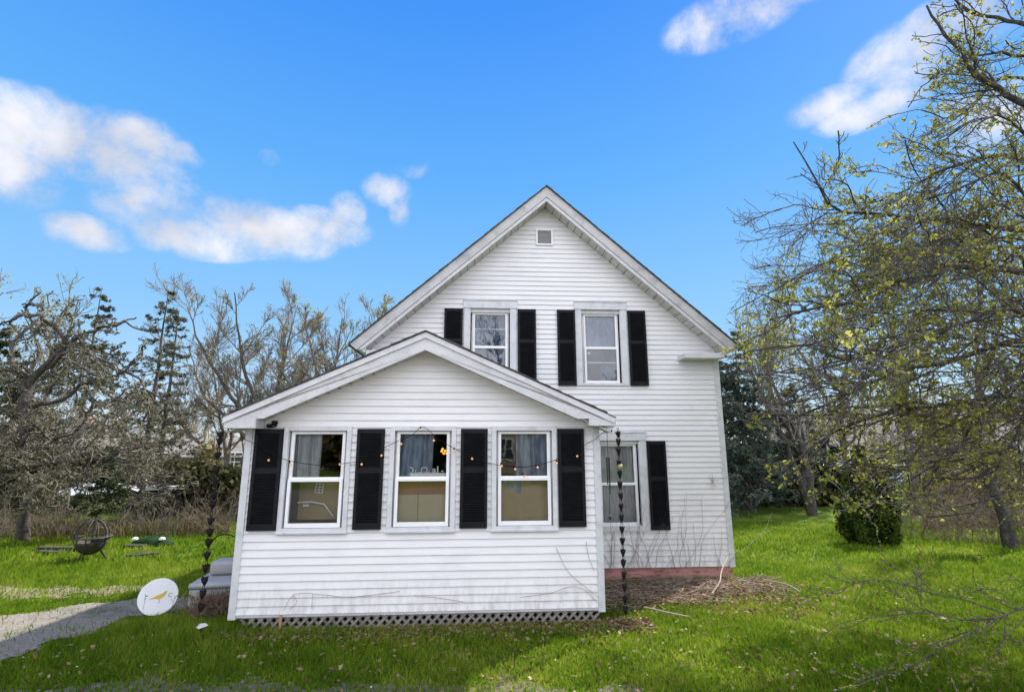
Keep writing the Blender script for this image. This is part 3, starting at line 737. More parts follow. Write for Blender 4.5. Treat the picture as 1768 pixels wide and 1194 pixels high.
rain_chain('black cup rain chain hanging at the right porch corner before the window', t2, chain_zs(1066, 745, [745, 758, 774, 795, 813, 832, 851, 870, 889, 909, 929, 948, 967, 988, 1008, 1029, 1048]), .60)
bt = MB().lathe([(.02, 0), (.028, .01), (.028, .03), (.02, .045)], (0, 0, 0), 12)
o = bt.build('tin_can', material('olive_tin', (.25, .22, .06), (.3, .27, .1), 5, .5)); o.location = Vector((t2.x, t2.y - .045, at(1066, 805, t2.y)[2] - .02)); thing(o, 'small olive tin wired to the right rain chain', 'tin')
wc = thing(empty('wind_chime', tuple(hw(1.08, -.1, 2.06))), 'thin hanging wind chime beside the right rain chain', 'wind chime')
m = MB(); m.tube([(0, 0, 0), (0, 0, -.95)], .003, 4); m.build('cord', M['metal_black'], wc)
m = MB(); m.tube([(.012, 0, -.32), (.012, 0, -.72)], .006, 6).tube([(-.014, 0, -.32), (-.014, 0, -.62)], .006, 6); m.build('tube', M['metal_black'], wc)
m = MB(); m.lathe([(.003, -.03), (.022, 0), (.003, .03)], (0, 0, -.97), 6); m.build('clapper', M['rust'], wc)

# =================================================================== TREES
def norm(v): return v / (np.linalg.norm(v, axis=-1, keepdims=True) + 1e-9)
def tubes(batches):
    Vs, Fs, b = [], [], 0
    for P, Rr, k in batches:
        N, n, _ = P.shape
        T = norm(np.gradient(P, axis=1))
        d = norm(P[:, -1] - P[:, 0]); ref = np.where(np.abs(d[:, 2:3]) < .85, np.array([[0, 0, 1.]]), np.array([[1., 0, 0]]))
        a = norm(np.cross(T, ref[:, None])); c = np.cross(T, a)
        th = np.arange(k) / k * 2 * np.pi
        V = P[:, :, None] + Rr[:, :, None, None] * (a[:, :, None] * np.cos(th)[None, None, :, None] + c[:, :, None] * np.sin(th)[None, None, :, None])
        I = np.arange(N * n * k).reshape(N, n, k) + b
        J = np.roll(I, -1, axis=2)
        Fs.append(np.stack([I[:, :-1], J[:, :-1], J[:, 1:], I[:, 1:]], -1).reshape(-1, 4)); Vs.append(V.reshape(-1, 3)); b += V.size // 3
    return np.concatenate(Vs), np.concatenate(Fs)

def grow(P, Rr, per, Lr, ang, n, wander, up, rk, rng, tmin=.15, tip=.35, Labs=None, keep=None, taper=.5, curl=0., bias=(0, 0, 0)):
    N, n0, _ = P.shape; M_ = int(N * per)
    pi = rng.randint(0, N, M_)
    if Labs is None:
        PL_ = np.linalg.norm(np.diff(P, axis=1), axis=2).sum(1); wgt = PL_ / PL_.sum(); pi = rng.choice(N, M_, p=wgt)
    t = tmin + (1 - tmin) * rng.rand(M_) ** .85
    f = t * (n0 - 1); i = np.minimum(f.astype(int), n0 - 2); fr = (f - i)[:, None]
    p = P[pi, i] * (1 - fr) + P[pi, i + 1] * fr; T = norm(P[pi, i + 1] - P[pi, i])
    q = norm(np.cross(T, rng.normal(size=(M_, 3)))); a = (ang * rng.uniform(.6, 1.3, M_))[:, None]
    d = T * np.cos(a) + q * np.sin(a)
    L = (PL_[pi] * Lr if Labs is None else Labs * np.ones(M_)) * rng.uniform(.5, 1.2, M_) * (1 - .45 * t)
    r0 = np.minimum((Rr[pi, i]) * rk, Rr[pi, i] * .9)
    out = np.zeros((M_, n, 3)); out[:, 0] = p; st = (L / (n - 1))[:, None]
    cv = rng.normal(size=(M_, 3)) * curl
    for j in range(1, n):
        d = norm(d + rng.normal(size=(M_, 3)) * wander + np.array([0, 0, up]) + np.array(bias) + cv)
        out[:, j] = out[:, j - 1] + d * st
    rr = r0[:, None] * (1 - (1 - tip) * np.linspace(0, 1, n)[None] ** .8)
    if keep is not None:
        k = keep(out[:, -1]) & keep(out[:, n // 2]); out, rr = out[k], rr[k]
    return out, rr

def limb(pts, r0, r1, rng, n=16, jit=.02):
    Q = catmull(pts, 6); s = np.concatenate([[0], np.cumsum(np.linalg.norm(np.diff(Q, axis=0), axis=1))]); t = np.linspace(0, s[-1], n)
    P = np.stack([np.interp(t, s, Q[:, j]) for j in range(3)], -1); P[1:-1] += rng.normal(size=(n - 2, 3)) * jit
    return P, r0 + (r1 - r0) * np.linspace(0, 1, n) ** .8

def sites(P, n, rng, tmin=.3):
    i = rng.randint(0, len(P), n); f = (tmin + (1 - tmin) * rng.rand(n)) * (P.shape[1] - 1); a = np.minimum(f.astype(int), P.shape[1] - 2); fr = (f - a)[:, None]
    return P[i, a] * (1 - fr) + P[i, a + 1] * fr

def finish_tree(name, base, trunk_b, crown_b, lab, cat, group, bark, twig, leaves=None, leafmat=None, tone=None):
    root = thing(empty(name, tuple(base)), lab, cat, group); b = np.array(base)
    V, Fq = tubes(trunk_b); np_mesh('trunk', V - b, Fq, M[bark], root, smooth=True)
    V, Fq = tubes(crown_b); cr = np_mesh('crown', V - b, Fq, M[twig], root)
    if leaves is not None:
        V, Fq = leaves; np_mesh('leaves', V - b, Fq, M[leafmat], cr, col=tone)
    return root

# --- big budding tree reaching in from the right
def to_px(P):
    x, y, z = P[..., 0], P[..., 1], P[..., 2] - CAM_H
    f = y * math.cos(PITCH) + z * math.sin(PITCH); u = F * x / f; v = F * (-y * math.sin(PITCH) + z * math.cos(PITCH)) / f
    return 884 + u, 597 - v
def reach(P):      # outline of the crown: how far it spreads towards the house at each height
    px, py = to_px(P)
    edge = np.interp(py, [-200, 0, 60, 140, 200, 240, 300, 350, 430, 490, 560, 640, 700, 800, 860, 900], [1600, 1600, 1570, 1550, 1550, 1400, 1330, 1270, 1230, 1215, 1235, 1262, 1300, 1300, 1340, 1420])
    return (px > edge + 25 * np.sin(py * .05)) & (py < 905) & (P[..., 1] > 2.5) & (px > 1212)
def big_tree():
    rng = np.random.RandomState(11)
    def L(pts, r0, r1): return limb([at(*p) for p in pts], r0, r1, rng, 18, .012)
    tr = limb([(8.3, 6.4, -.2), (8.1, 6.3, 1.5), (7.9, 6.0, 3.2), (7.3, 5.8, 5.2), (7.0, 5.6, 7.2)], .20, .07, rng, 18, .03)
    ls = [L([(1930, 520, 6.4), (1768, 467, 6), (1650, 463, 5.7), (1560, 492, 5.5), (1480, 520, 5.3), (1400, 535, 5.2), (1330, 552, 5.1)], .055, .008),
          L([(1960, 620, 6.4), (1768, 590, 6.1), (1640, 624, 5.8), (1540, 645, 5.6), (1450, 685, 5.5), (1340, 735, 5.4)], .05, .007),
          L([(1930, 450, 6.2), (1740, 395, 6.4), (1600, 380, 6.2), (1530, 370, 6.0), (1440, 360, 5.9), (1405, 300, 5.8), (1370, 245, 5.8)], .045, .006),
          L([(1900, 230, 5.9), (1768, 180, 6), (1690, 130, 6), (1640, 70, 6), (1600, 10, 6)], .05, .01),
          L([(1960, 800, 6.4), (1768, 690, 6.1), (1640, 700, 5.9), (1560, 705, 5.8), (1450, 740, 5.7), (1380, 790, 5.6)], .045, .007),
          L([(1900, 320, 6), (1740, 270, 6.3), (1640, 290, 6.4), (1560, 330, 6.4), (1500, 350, 6.4)], .035, .006),
          L([(1900, 100, 6), (1760, 40, 6.4), (1680, 20, 6.6), (1620, -30, 6.6)], .04, .01),
          L([(1960, 700, 6.0), (1768, 540, 5.0), (1660, 560, 4.8), (1560, 590, 4.7), (1470, 620, 4.6), (1400, 600, 4.6)], .03, .005),
          L([(1950, 900, 6.4), (1768, 800, 6.5), (1660, 790, 6.4), (1560, 810, 6.2), (1480, 800, 6.1)], .035, .006),
          L([(1950, 400, 6.4), (1768, 340, 6.8), (1660, 430, 7), (1560, 440, 7), (1470, 430, 7), (1380, 480, 6.9), (1290, 495, 6.8)], .035, .005),
          L([(1900, 200, 6.2), (1740, 130, 6.9), (1660, 200, 7), (1590, 190, 7)], .03, .006),
          L([(1920, 60, 6), (1790, 100, 6.3), (1720, 90, 6.4), (1650, 110, 6.4), (1590, 150, 6.4)], .025, .006),
          L([(1950, 300, 6), (1790, 240, 5.6), (1720, 200, 5.5), (1660, 240, 5.4)], .025, .006),
          L([(1960, 420, 6), (1800, 360, 5.8), (1730, 300, 5.7), (1650, 330, 5.6), (1560, 400, 5.5)], .025, .005),
          L([(1960, 640, 6), (1800, 700, 5.3), (1740, 780, 5.1), (1700, 850, 5.0), (1670, 895, 5.0)], .022, .005),
          L([(1960, 500, 6), (1800, 600, 5.6), (1700, 700, 5.4), (1600, 760, 5.3), (1540, 830, 5.2)], .025, .005)]
    P0 = np.array([l[0] for l in ls]); R0 = np.array([l[1] for l in ls])
    P1, R1 = grow(P0, R0, 20, .42, .7, 13, .15, -.01, .55, rng, .10, .28, keep=reach, bias=(-.07, 0, -.01))
    P2, R2 = grow(P1, R1, 9.5, .46, .75, 9, .18, .015, .6, rng, .1, .35, keep=reach, bias=(-.03, 0, 0))
    P2b, R2b = grow(P0, R0, 34, .12, .9, 9, .2, .02, .25, rng, .1, .35, keep=reach)
    P2 = np.concatenate([P2, P2b]); R2 = np.concatenate([R2, R2b])
    P3, R3 = grow(P2, R2, 3.7, .5, .85, 6, .22, .02, .6, rng, .1, .5, keep=reach)
    R1 = np.maximum(R1, .0075); R2 = np.maximum(R2, .0042); R3 = np.maximum(R3, .0027)
    n = 17000; s = np.concatenate([sites(P3, int(n * .8), rng, .55), sites(P2, int(n * .2), rng, .6)])
    # foliage is thick in some boughs and thin in others, bare towards the upper left
    px, py = to_px(s); dens = .50 + .6 * np.sin(s[:, 0] * 3.1 + 1) * np.cos(s[:, 2] * 2.6) + .35 * (px > 1420) - .55 * ((py < 480) & (px < 1420))
    s = s[rng.rand(len(s)) < dens]
    q = np.repeat(s, 3, 0) + rng.normal(size=(len(s) * 3, 3)) * .013
    tone = np.clip(rng.normal(.5, .28, len(q)), 0, 1)
    lv = rand_quads(q, rng.uniform(.012, .036, len(q)), rng)
    finish_tree('budding_tree', (8.3, 6.4, -.05), [(tr[0][None], tr[1][None], 9), (P0, R0 * 1.25, 7), (P1, R1, 4)], [(P2, R2, 3), (P3, R3, 3)],
                'large spring tree with yellow green buds spreading in from the right edge', 'tree', None, 'bark', 'twig_dark', lv, 'leaf_bud', tone)
    print('big tree', len(P1), len(P2), len(P3), len(q))
big_tree()

def low_branches():
    rng = np.random.RandomState(3)
    def L(pts, r0, r1, n=18): return limb([at(*p) for p in pts], r0, r1, rng, n, .006)
    ls = [L([(1990, 1010, 4.9), (1830, 1035, 4.7), (1768, 1050, 4.6), (1700, 1070, 4.55), (1640, 1062, 4.5), (1560, 1058, 4.5), (1470, 1070, 4.5)], .017, .002),
          L([(1740, 1060, 4.6), (1660, 1035, 4.7), (1600, 1020, 4.8), (1510, 1000, 4.9), (1440, 1020, 5), (1350, 1032, 5.1), (1300, 1012, 5.1)], .007, .0016),
          L([(1720, 1068, 4.55), (1640, 1110, 4.4), (1570, 1150, 4.3), (1500, 1175, 4.2), (1440, 1192, 4.15)], .0085, .0025),
          L([(1690, 1085, 4.5), (1600, 1115, 4.5), (1530, 1150, 4.4), (1460, 1185, 4.3)], .005, .002),
          L([(1600, 1022, 4.8), (1560, 990, 4.9), (1525, 960, 4.9), (1515, 930, 4.9), (1510, 895, 4.9)], .004, .002),
          L([(1740, 1062, 4.6), (1730, 1110, 4.4), (1700, 1150, 4.3), (1670, 1194, 4.2)], .0045, .002),
          L([(1900, 940, 5.0), (1768, 1010, 4.9), (1680, 1015, 5), (1620, 985, 5.1), (1585, 955, 5.1)], .005, .002),
          L([(1900, 780, 5.6), (1768, 870, 5.6), (1720, 910, 5.6), (1690, 960, 5.6)], .006, .002)]
    P0 = np.array([l[0] for l in ls]); R0 = np.array([l[1] for l in ls])
    P1, R1 = grow(P0, R0, 13, .20, .75, 9, .13, .05, .5, rng, .2, .5)
    P2, R2 = grow(P1, R1, 3., .4, .8, 6, .2, .04, .6, rng, .2, .6)
    R1 = np.maximum(R1, .003); R2 = np.maximum(R2, .0022)
    s = np.concatenate([sites(P0[1:], 260, rng, .4), sites(P1, 800, rng), sites(P2, 700, rng)])
    lv = rand_quads(s, rng.uniform(.010, .022, len(s)), rng)
    finish_tree('low_sapling', tuple(at(1990, 1060, 4.9)), [(P0, R0, 6), (P1, R1, 4)], [(P2, R2, 3)],
                'sparse low boughs with tiny buds reaching over the right front lawn', 'tree', None, 'low_bark', 'twig_dark', lv, 'leaf_bud', np.clip(rng.normal(.6, .2, len(s)), 0, 1))
low_branches()

# --- gnarled lichen covered tree at the left edge
def left_reach(P):
    px, py = to_px(P)
    edge = np.interp(py, [480, 500, 540, 580, 640, 700, 780, 860, 900], [60, 130, 215, 260, 270, 290, 315, 300, 250])
    return (px < edge + 14 * np.sin(py * .09)) & (py > 495 + 12 * np.sin(px * .06)) & (py < 890) & (px > -260)
def left_tree():
    rng = np.random.RandomState(21)
    def L(pts, r0, r1): return limb([at(*p) for p in pts], r0, r1, rng, 18, .03)
    b = np.array([-13.0, 10.2, -.3])
    tr = limb([b, (-12.4, 10.1, .8), tuple(at(-120, 850, 9.8))], .28, .2, rng, 10, .02)
    ls = [L([(-150, 870, 9.8), (-40, 850, 9.7), (10, 825, 9.6), (70, 800, 9.6), (150, 798, 9.5), (215, 780, 9.4), (285, 768, 9.3)], .16, .02),
          L([(0, 832, 9.6), (28, 790, 9.6), (42, 735, 9.6), (42, 670, 9.5), (72, 640, 9.5), (98, 615, 9.4), (115, 585, 9.3), (90, 555, 9.2)], .12, .03),
          L([(80, 635, 9.5), (130, 600, 9.2), (180, 625, 9.1), (240, 660, 9), (300, 700, 9)], .04, .01),
          L([(105, 600, 9.4), (150, 575, 9.6), (200, 560, 9.6), (235, 548, 9.6)], .04, .01),
          L([(42, 675, 9.5), (20, 600, 9.5), (50, 560, 9.6), (45, 530, 9.6), (70, 505, 9.6)], .05, .012),
          L([(30, 780, 9.6), (-20, 700, 9.7), (-40, 600, 9.8), (-20, 540, 9.9)], .08, .02),
          L([(42, 735, 9.6), (90, 760, 9.2), (140, 730, 9), (170, 700, 9)], .05, .01),
          L([(42, 700, 9.6), (110, 690, 9.9), (150, 660, 10), (200, 690, 10.2), (260, 700, 10.3)], .045, .01),
          L([(-60, 850, 9.7), (-30, 760, 10.3), (10, 700, 10.6), (80, 650, 10.8), (140, 640, 10.9)], .06, .01),
          L([(90, 560, 9.2), (60, 545, 9), (20, 550, 9), (-30, 570, 9)], .03, .01)]
    P0 = np.array([l[0] for l in ls]); R0 = np.array([l[1] for l in ls])
    P1, R1 = grow(P0, R0, 16, .34, .95, 12, .28, .0, .42, rng, .12, .35, keep=left_reach)
    P2, R2 = grow(P1, R1, 8, .55, .9, 9, .34, -.02, .6, rng, .1, .4, keep=left_reach, curl=.12)
    P3, R3 = grow(P2, R2, 4.5, .55, .9, 7, .34, .0, .65, rng, .1, .6, keep=left_reach, curl=.16)
    R1 = np.maximum(R1, .012); R2 = np.maximum(R2, .0085); R3 = np.maximum(R3, .0058)
    s = sites(P3, 9000, rng); lv = rand_quads(s, rng.uniform(.02, .045, len(s)), rng)
    finish_tree('gnarled_tree', b, [(tr[0][None], tr[1][None], 9), (P0, R0 * 1.15, 8), (P1[::2], R1[::2] * 1.4, 5)], [(P1[1::2], R1[1::2], 4), (P2, R2, 3), (P3, R3, 3)],
                'gnarled dark limbed tree with tangled lichen grey twigs at the left edge', 'tree', None, 'bark', 'twig_lichen', lv, 'needle_grey', np.clip(rng.normal(.55, .25, len(s)), 0, 1))
left_tree()

# --- bare trees with clumps of yellow buds
def bare_tree(base, h, spread, lab, seed, group='bare trees beyond the lawn', leafn=500, leafy=.6, twig='twig_grey', bark='bark_grey', lean=0., stems=1, rbase=.16, rmin=.012, leafmat='leaf_yellow', droop=0., dens=1., lsize=.12, name='bare_tree'):
    rng = np.random.RandomState(seed); b = np.array([base[0], base[1], float(gz(base[0], base[1])) - .1])
    T = []; TR = []
    for i in range(stems):
        a = rng.uniform(0, 6.28); o = spread * .45 * (stems > 1)
        top = b + np.array([math.cos(a) * o + lean, math.sin(a) * o, h * rng.uniform(.75, .95)])
        if stems > 3:
            f = i / (stems - 1) * 2 - 1; top = b + np.array([f * spread * .72 + rng.normal(0, .3), rng.normal(0, spread * .3), h * (.86 - .22 * f * f)])
        m1 = b + (top - b) * .35 + rng.normal(size=3) * [.15, .15, 0] - (top - b) * [.18, .18, 0]; m2 = b + (top - b) * .68 + rng.normal(size=3) * [.3, .3, 0]
        p, r = limb([b, m1, m2, top], rbase / math.sqrt(stems) * 1.2, rmin * 2, rng, 16, .03 * h / 10); T.append(p); TR.append(r)
    P0 = np.array(T); R0 = np.array(TR)
    P1, R1 = grow(P0, R0, 15 / math.sqrt(stems) * (1. if stems < 4 else 2.3), 0, .62 if stems < 4 else .75, 12, .10, (.07 if stems < 4 else .035) - droop, .55, rng, .26, .25, Labs=spread * (.95 if stems < 4 else .62))
    P2, R2 = grow(P1, R1, 7 * dens, .48, .6, 9, .13, .05 - droop, .6, rng, .12, .35)
    P3, R3 = grow(P2, R2, 5.5 * dens, .56, .6, 6, .16, .04 - droop, .6, rng, .1, .5)
    R1 = np.maximum(R1, rmin * 1.6); R2 = np.maximum(R2, rmin); R3 = np.maximum(R3, rmin * .62)
    lv = tone = None
    if leafn:
        s = sites(P3, leafn * 2, rng); cut = b[2] + h * leafy; s = s[(s[:, 2] > cut + rng.normal(0, .12 * h, len(s)))]
        cl = (np.sin(s[:, 0] * 1.4 + seed) * np.cos(s[:, 2] * 1.7) > -.15); s = s[cl]
        s = np.repeat(s, 3, 0) + rng.normal(size=(len(s) * 3, 3)) * .13
        lv = rand_quads(s, rng.uniform(.4, .9, len(s)) * lsize, rng); tone = rng.rand(len(s))
    return finish_tree(name, b, [(P0, R0, 7)], [(P1, R1, 4), (P2, R2, 3), (P3, R3, 3)], lab, 'tree', group, bark, twig, lv, leafmat, tone)

def gpos(px, Y): return (float(at(px, 900, Y)[0]), Y)
bare_tree(gpos(455, 26), 11.6, 5.9, 'bare wide spreading tree above the left half of the porch roof', 31, leafn=350, twig='twig_tan', stems=6, rbase=.4, rmin=.012, dens=1.75)
bare_tree(gpos(560, 25), 11.0, 4.6, 'bare tree with yellow buds in its top behind the middle of the porch roof', 32, leafn=500, twig='twig_tan', stems=5, rbase=.36, rmin=.012, dens=1.7)
bare_tree(gpos(655, 27), 10.9, 3.2, 'slim tree with bright yellow buds beside the main roof edge', 33, leafn=1100, leafy=.62, stems=2, rbase=.2, rmin=.012)
bare_tree(gpos(390, 27), 8.6, 4.6, 'low bare grey tree just left of the porch roof', 34, leafn=0, twig='twig_tan', stems=5, rbase=.28, rmin=.011, dens=1.7)
bare_tree(gpos(60, 27), 12.0, 4.6, 'pale tall tree standing behind the gnarled tree', 35, leafn=300, stems=2, rmin=.013)
bare_tree(gpos(-40, 22), 10.4, 4.6, 'pale tree cut by the left edge behind the gnarled tree', 36, leafn=200, stems=2, rmin=.013)
bare_tree(gpos(45, 13.2), 3.6, 2.2, 'dark leaning trunk with bare twigs by the left scrub', 37, leafn=0, lean=.5, rbase=.14, rmin=.007, bark='bark', droop=.05)
# right side
bare_tree(gpos(1405, 19), 8.8, 4.2, 'grey tree with hanging tangled twigs right of the house', 41, leafn=260, leafmat='leaf_bud', stems=3, rbase=.26, rmin=.010, droop=.09, dens=1.6, bark='bark')
bare_tree(gpos(1480, 24), 12.2, 4.4, 'tall grey tree behind the round evergreen bush', 42, leafn=250, leafmat='leaf_bud', stems=2, rmin=.013, twig='twig_grey')
bare_tree(gpos(1590, 20), 11.8, 4.4, 'tall bare tree behind the right scrub', 43, leafn=250, leafmat='leaf_bud', stems=2, rmin=.012, twig='twig_grey')
bare_tree(gpos(1700, 22), 13.5, 5, 'tall bare tree near the right edge', 44, leafn=250, leafmat='leaf_bud', stems=3, rmin=.013, twig='twig_grey')
bare_tree(gpos(1740, 11.5), 5.2, 2.6, 'dark leaning trunk beside the right scrub', 45, leafn=300, leafmat='leaf_bud', lean=-1.4, rbase=.13, rmin=.006, bark='bark', twig='twig_dark', lsize=.05, dens=1.2)
bare_tree(gpos(1330, 27), 10.5, 3.8, 'grey tree behind the blue green spruce right of the house', 46, leafn=200, leafmat='leaf_bud', stems=2, rmin=.013)
bare_tree(gpos(1860, 17), 12, 4.6, 'bare tree mostly beyond the right edge', 47, leafn=400, leafmat='leaf_bud', stems=2, rmin=.011)

# --- conifers
def conifer(base, h, r, lab, seed, mat='needle', name='spruce_tree', n1=150, droop=.25, z0=.12, group='conifers around the lawn', dens=1., nl=.10, gap=.0, lean=0.):
    rng = np.random.RandomState(seed); b = np.array([base[0], base[1], float(gz(base[0], base[1])) - .05])
    p, rr = limb([b, b + [lean * .5, 0, h * .5], b + [lean, 0, h]], .02 * h, .006, rng, 14, .01)
    t = z0 + (1 - z0) * (rng.rand(n1) ** 1.1); t = np.clip(np.round(t * 22) / 22 + rng.normal(0, .006, n1), z0, .985)
    L = r * (1 - t) ** .8 * rng.uniform(.6, 1.1, n1) + .12; a = rng.uniform(0, 6.283, n1); n = 10
    s = np.linspace(0, 1, n)[None, :]
    rad = L[:, None] * s; z = b[2] + (t * h)[:, None] - droop * L[:, None] * np.sin(s * 2.2) + .12 * L[:, None] * s ** 2
    P1 = np.stack([b[0] + lean * t[:, None] + rad * np.cos(a)[:, None], b[1] + rad * np.sin(a)[:, None], z], -1) + rng.normal(size=(n1, n, 3)) * .02 * s[..., None]
    R1 = (.006 + .012 * L)[:, None] * (1 - .8 * s)
    P2, R2 = grow(P1, R1, 10 * dens, .32, .8, 6, .08, -.10, .5, rng, .12, .5)
    ns = int(len(P2) * 12); S_ = np.concatenate([sites(P2, ns, rng, .0), sites(P1, ns // 5, rng, .15)])
    S_ += rng.normal(size=S_.shape) * .03
    V, Fq = rand_quads(S_, rng.uniform(.6, 1.2, len(S_)) * nl * .55, rng, .35, 2.6)
    root = thing(empty(name, tuple(b)), lab, 'tree', group)
    v, f_ = tubes([(p[None], rr[None], 7)]); np_mesh('trunk', v - b, f_, M['bark'], root, smooth=True)
    v, f_ = tubes([(P1, R1, 4), (P2, np.maximum(R2, .004), 3)]); cr = np_mesh('crown', v - b, f_, M['twig_dark'], root)
    cl = .5 + .3 * np.sin(S_[:, 0] * 3 + S_[:, 2] * 4) + rng.normal(0, .2, len(S_))
    np_mesh('needles', V - b, Fq, M[mat], cr, col=np.clip(cl, 0, 1))
    return root
conifer(gpos(236, 17), 8.1, 2.0, 'tall sparse grey green spruce left of the bare trees', 51, 'needle_grey', n1=120, droop=.2, nl=.085, dens=.62)
conifer(gpos(262, 19), 7.9, 1.6, 'second thin spruce just right of the tall sparse one', 52, 'needle_grey', n1=85, droop=.2, nl=.085, dens=.6)
conifer(gpos(110, 19.5), 9.0, 2.8, 'broad dim spruce behind the gnarled tree', 53, 'needle_grey', n1=110, nl=.10, dens=.6)
conifer(gpos(166, 13.5), 2.3, 1.05, 'small dark green conifer behind the fire pit', 54, 'needle', n1=70, z0=.35, nl=.07, droop=.1)
conifer(gpos(1296, 20), 7.2, 2.6, 'dark blue green spruce against the right side of the house', 55, 'needle_blue', n1=190, nl=.11)
conifer(gpos(1265, 24), 6.6, 2.6, 'dark spruce half hidden by the right house corner', 56, 'needle', n1=150, nl=.12)
conifer(gpos(1390, 23), 5.4, 2.6, 'low dark spruce behind the hanging twigs', 57, 'needle', n1=130, nl=.12)
conifer(gpos(-60, 18), 7.0, 2.6, 'dark spruce at the left edge behind the gnarled tree', 58, 'needle', n1=110, nl=.12)

def bush(base, rx, h, lab, seed, mat='arbor', n=16000, name='evergreen_bush', s=.045, pear=True):
    rng = np.random.RandomState(seed); b = np.array([base[0], base[1], float(gz(base[0], base[1]))])
    z = rng.rand(n) ** .9; a = rng.uniform(0, 6.283, n)
    prof = np.sin(np.clip(z * 1.0 + .16, 0, 1) * 3.1416 * .97 + .02) ** .55 * (1 - .45 * z) if pear else np.sqrt(np.clip(1 - z ** 2, 0, 1))
    lump = 1 + .16 * np.sin(a * 5 + z * 9) + .10 * np.sin(a * 11 - z * 17)
    r = rx * prof * lump * rng.uniform(.72, 1.03, n) ** .5
    P = np.stack([b[0] + r * np.cos(a), b[1] + r * np.sin(a), b[2] + .04 + z * h + rng.normal(0, .02, n)], -1)
    root = thing(empty(name, tuple(b)), lab, 'bush', None)
    V, Fq = rand_quads(P, rng.uniform(.6, 1.3, n) * s, rng, .0, 2.)
    V0, F0 = tubes([(limb([b - [0, 0, .05], b + [0, 0, h * .5], b + [0, 0, h * .9]], .05, .01, rng, 8, .01)[0][None], np.linspace(.05, .01, 8)[None], 6)])
    st = np_mesh('trunk', V0 - b, F0, M['bark'], root)
    np_mesh('crown', V - b, Fq, M[mat], root, col=np.clip(.45 + .3 * np.sin(a * 5 + z * 9) + rng.normal(0, .2, n), 0, 1))
    return root
bush(gpos(1500, 12.4), .66, 2.2, 'dense dark evergreen bush standing on the right lawn', 61)

# --- scrub: multi stemmed bare shrubs along the edge of the lawn
def shrub(base, h, n, lab, seed, mat='twig_brown', spread=.55, group='bare shrubs edging the lawn', r=.008):
    rng = np.random.RandomState(seed); b = np.array([base[0], base[1], float(gz(base[0], base[1]))])
    st = b + rng.normal(size=(n, 3)) * [.25 * spread * 2, .2, 0]; d = norm(np.stack([rng.normal(0, spread, n), rng.normal(0, spread, n), np.ones(n)], -1)); k = 8
    P = np.zeros((n, k, 3)); P[:, 0] = st; L = (h * rng.uniform(.5, 1.1, n) / (k - 1))[:, None]
    for j in range(1, k):
        d = norm(d + rng.normal(size=(n, 3)) * .09 + [0, 0, -.03]); P[:, j] = P[:, j - 1] + d * L
    Rr = np.full((n, 1), r) * (1 - .6 * np.linspace(0, 1, k))[None]
    P2, R2 = grow(P, Rr, 3.5, .38, .6, 6, .12, .04, .65, rng, .3, .6)
    root = thing(empty('bare_shrub', tuple(b)), lab, 'shrub', group)
    V, Fq = tubes([(P, Rr, 3)]); np_mesh('stems', V - b, Fq, M[mat], root)
    V, Fq = tubes([(P2, np.maximum(R2, .0035), 3)]); np_mesh('crown', V - b, Fq, M[mat], root)
M['twig_red'] = material('reddish_twig', (.12, .08, .06), (.20, .15, .11), 5, .9)
rr_ = np.random.RandomState(77)
SL = [(1585, 13.5, 1.6), (1650, 12.5, 1.7), (1700, 12.2, 1.5), (1760, 12, 1.8), (1620, 14.5, 2.2), (1830, 12.5, 2)]
for i, (px, Y, h) in enumerate(SL):
    shrub(gpos(px, Y), h, 34, ['reddish bare shrub just right of the round evergreen bush', 'reddish bare shrub at the middle of the right scrub', 'reddish bare shrub before the dark leaning trunk at right', 'reddish bare shrub at the right edge', 'taller bare shrub behind the right scrub', 'bare shrub beyond the right edge'][i], 100 + i, 'twig_red')
SL = [(-10, 13.6, 1.0), (75, 13.9, 1.1), (130, 14.3, .9), (205, 14.4, .8), (268, 14.2, .8), (330, 15, 1.1), (385, 15, 1.2)]
for i, (px, Y, h) in enumerate(SL):
    shrub(gpos(px, Y), h * 1.15, 55, ['brown shrub at the left edge of the lawn', 'brown shrub right of the dark leaning trunk', 'brown shrub left of the small conifer', 'brown shrub right of the small conifer', 'brown shrub below the tall sparse spruce', 'brown shrub left of the left rain chain', 'brown shrub against the porch corner at left'][i], 120 + i, 'twig_brown')

# tall dry grass belt along the lawn edge
def dry_grass():
    rng = np.random.RandomState(9); n = 20000
    side = rng.rand(n) < .62
    px = np.where(side, rng.uniform(-120, 420, n), rng.uniform(1560, 1850, n)); Y = np.where(side, rng.uniform(13.2, 17.5, n), rng.uniform(15.2, 19, n))
    Y = Y + np.where(side, np.clip((px - 0) / 400, 0, 1) * 1.0, 0)
    x = (px - 884) / F * Y * 1.0; z = gz(x, Y)
    h = rng.uniform(.08, .48, n) * (.62 + .42 * np.sin(x * 1.7) * np.sin(x * .6 + 1)); a = rng.uniform(0, 6.28, n); wd = rng.uniform(.008, .02, n)
    p = np.stack([x, Y, z], -1); s = np.stack([np.cos(a) * wd, np.sin(a) * wd, 0 * a], -1); t = p + np.stack([rng.normal(0, .25, n) * h, rng.normal(0, .25, n) * h, h], -1)
    tag(np_mesh('tall_dry_grass', np.stack([p - s, p + s, t], 1).reshape(-1, 3), np.arange(n * 3).reshape(n, 3), M['grass_tan'], col=np.clip(.5 + .45 * np.sin(x * 1.9 + Y) + rng.normal(0, .25, n), 0, 1)),
        'tall tan dry grass belt along the far edge of the lawn', 'dry grass', kind='stuff')
dry_grass()

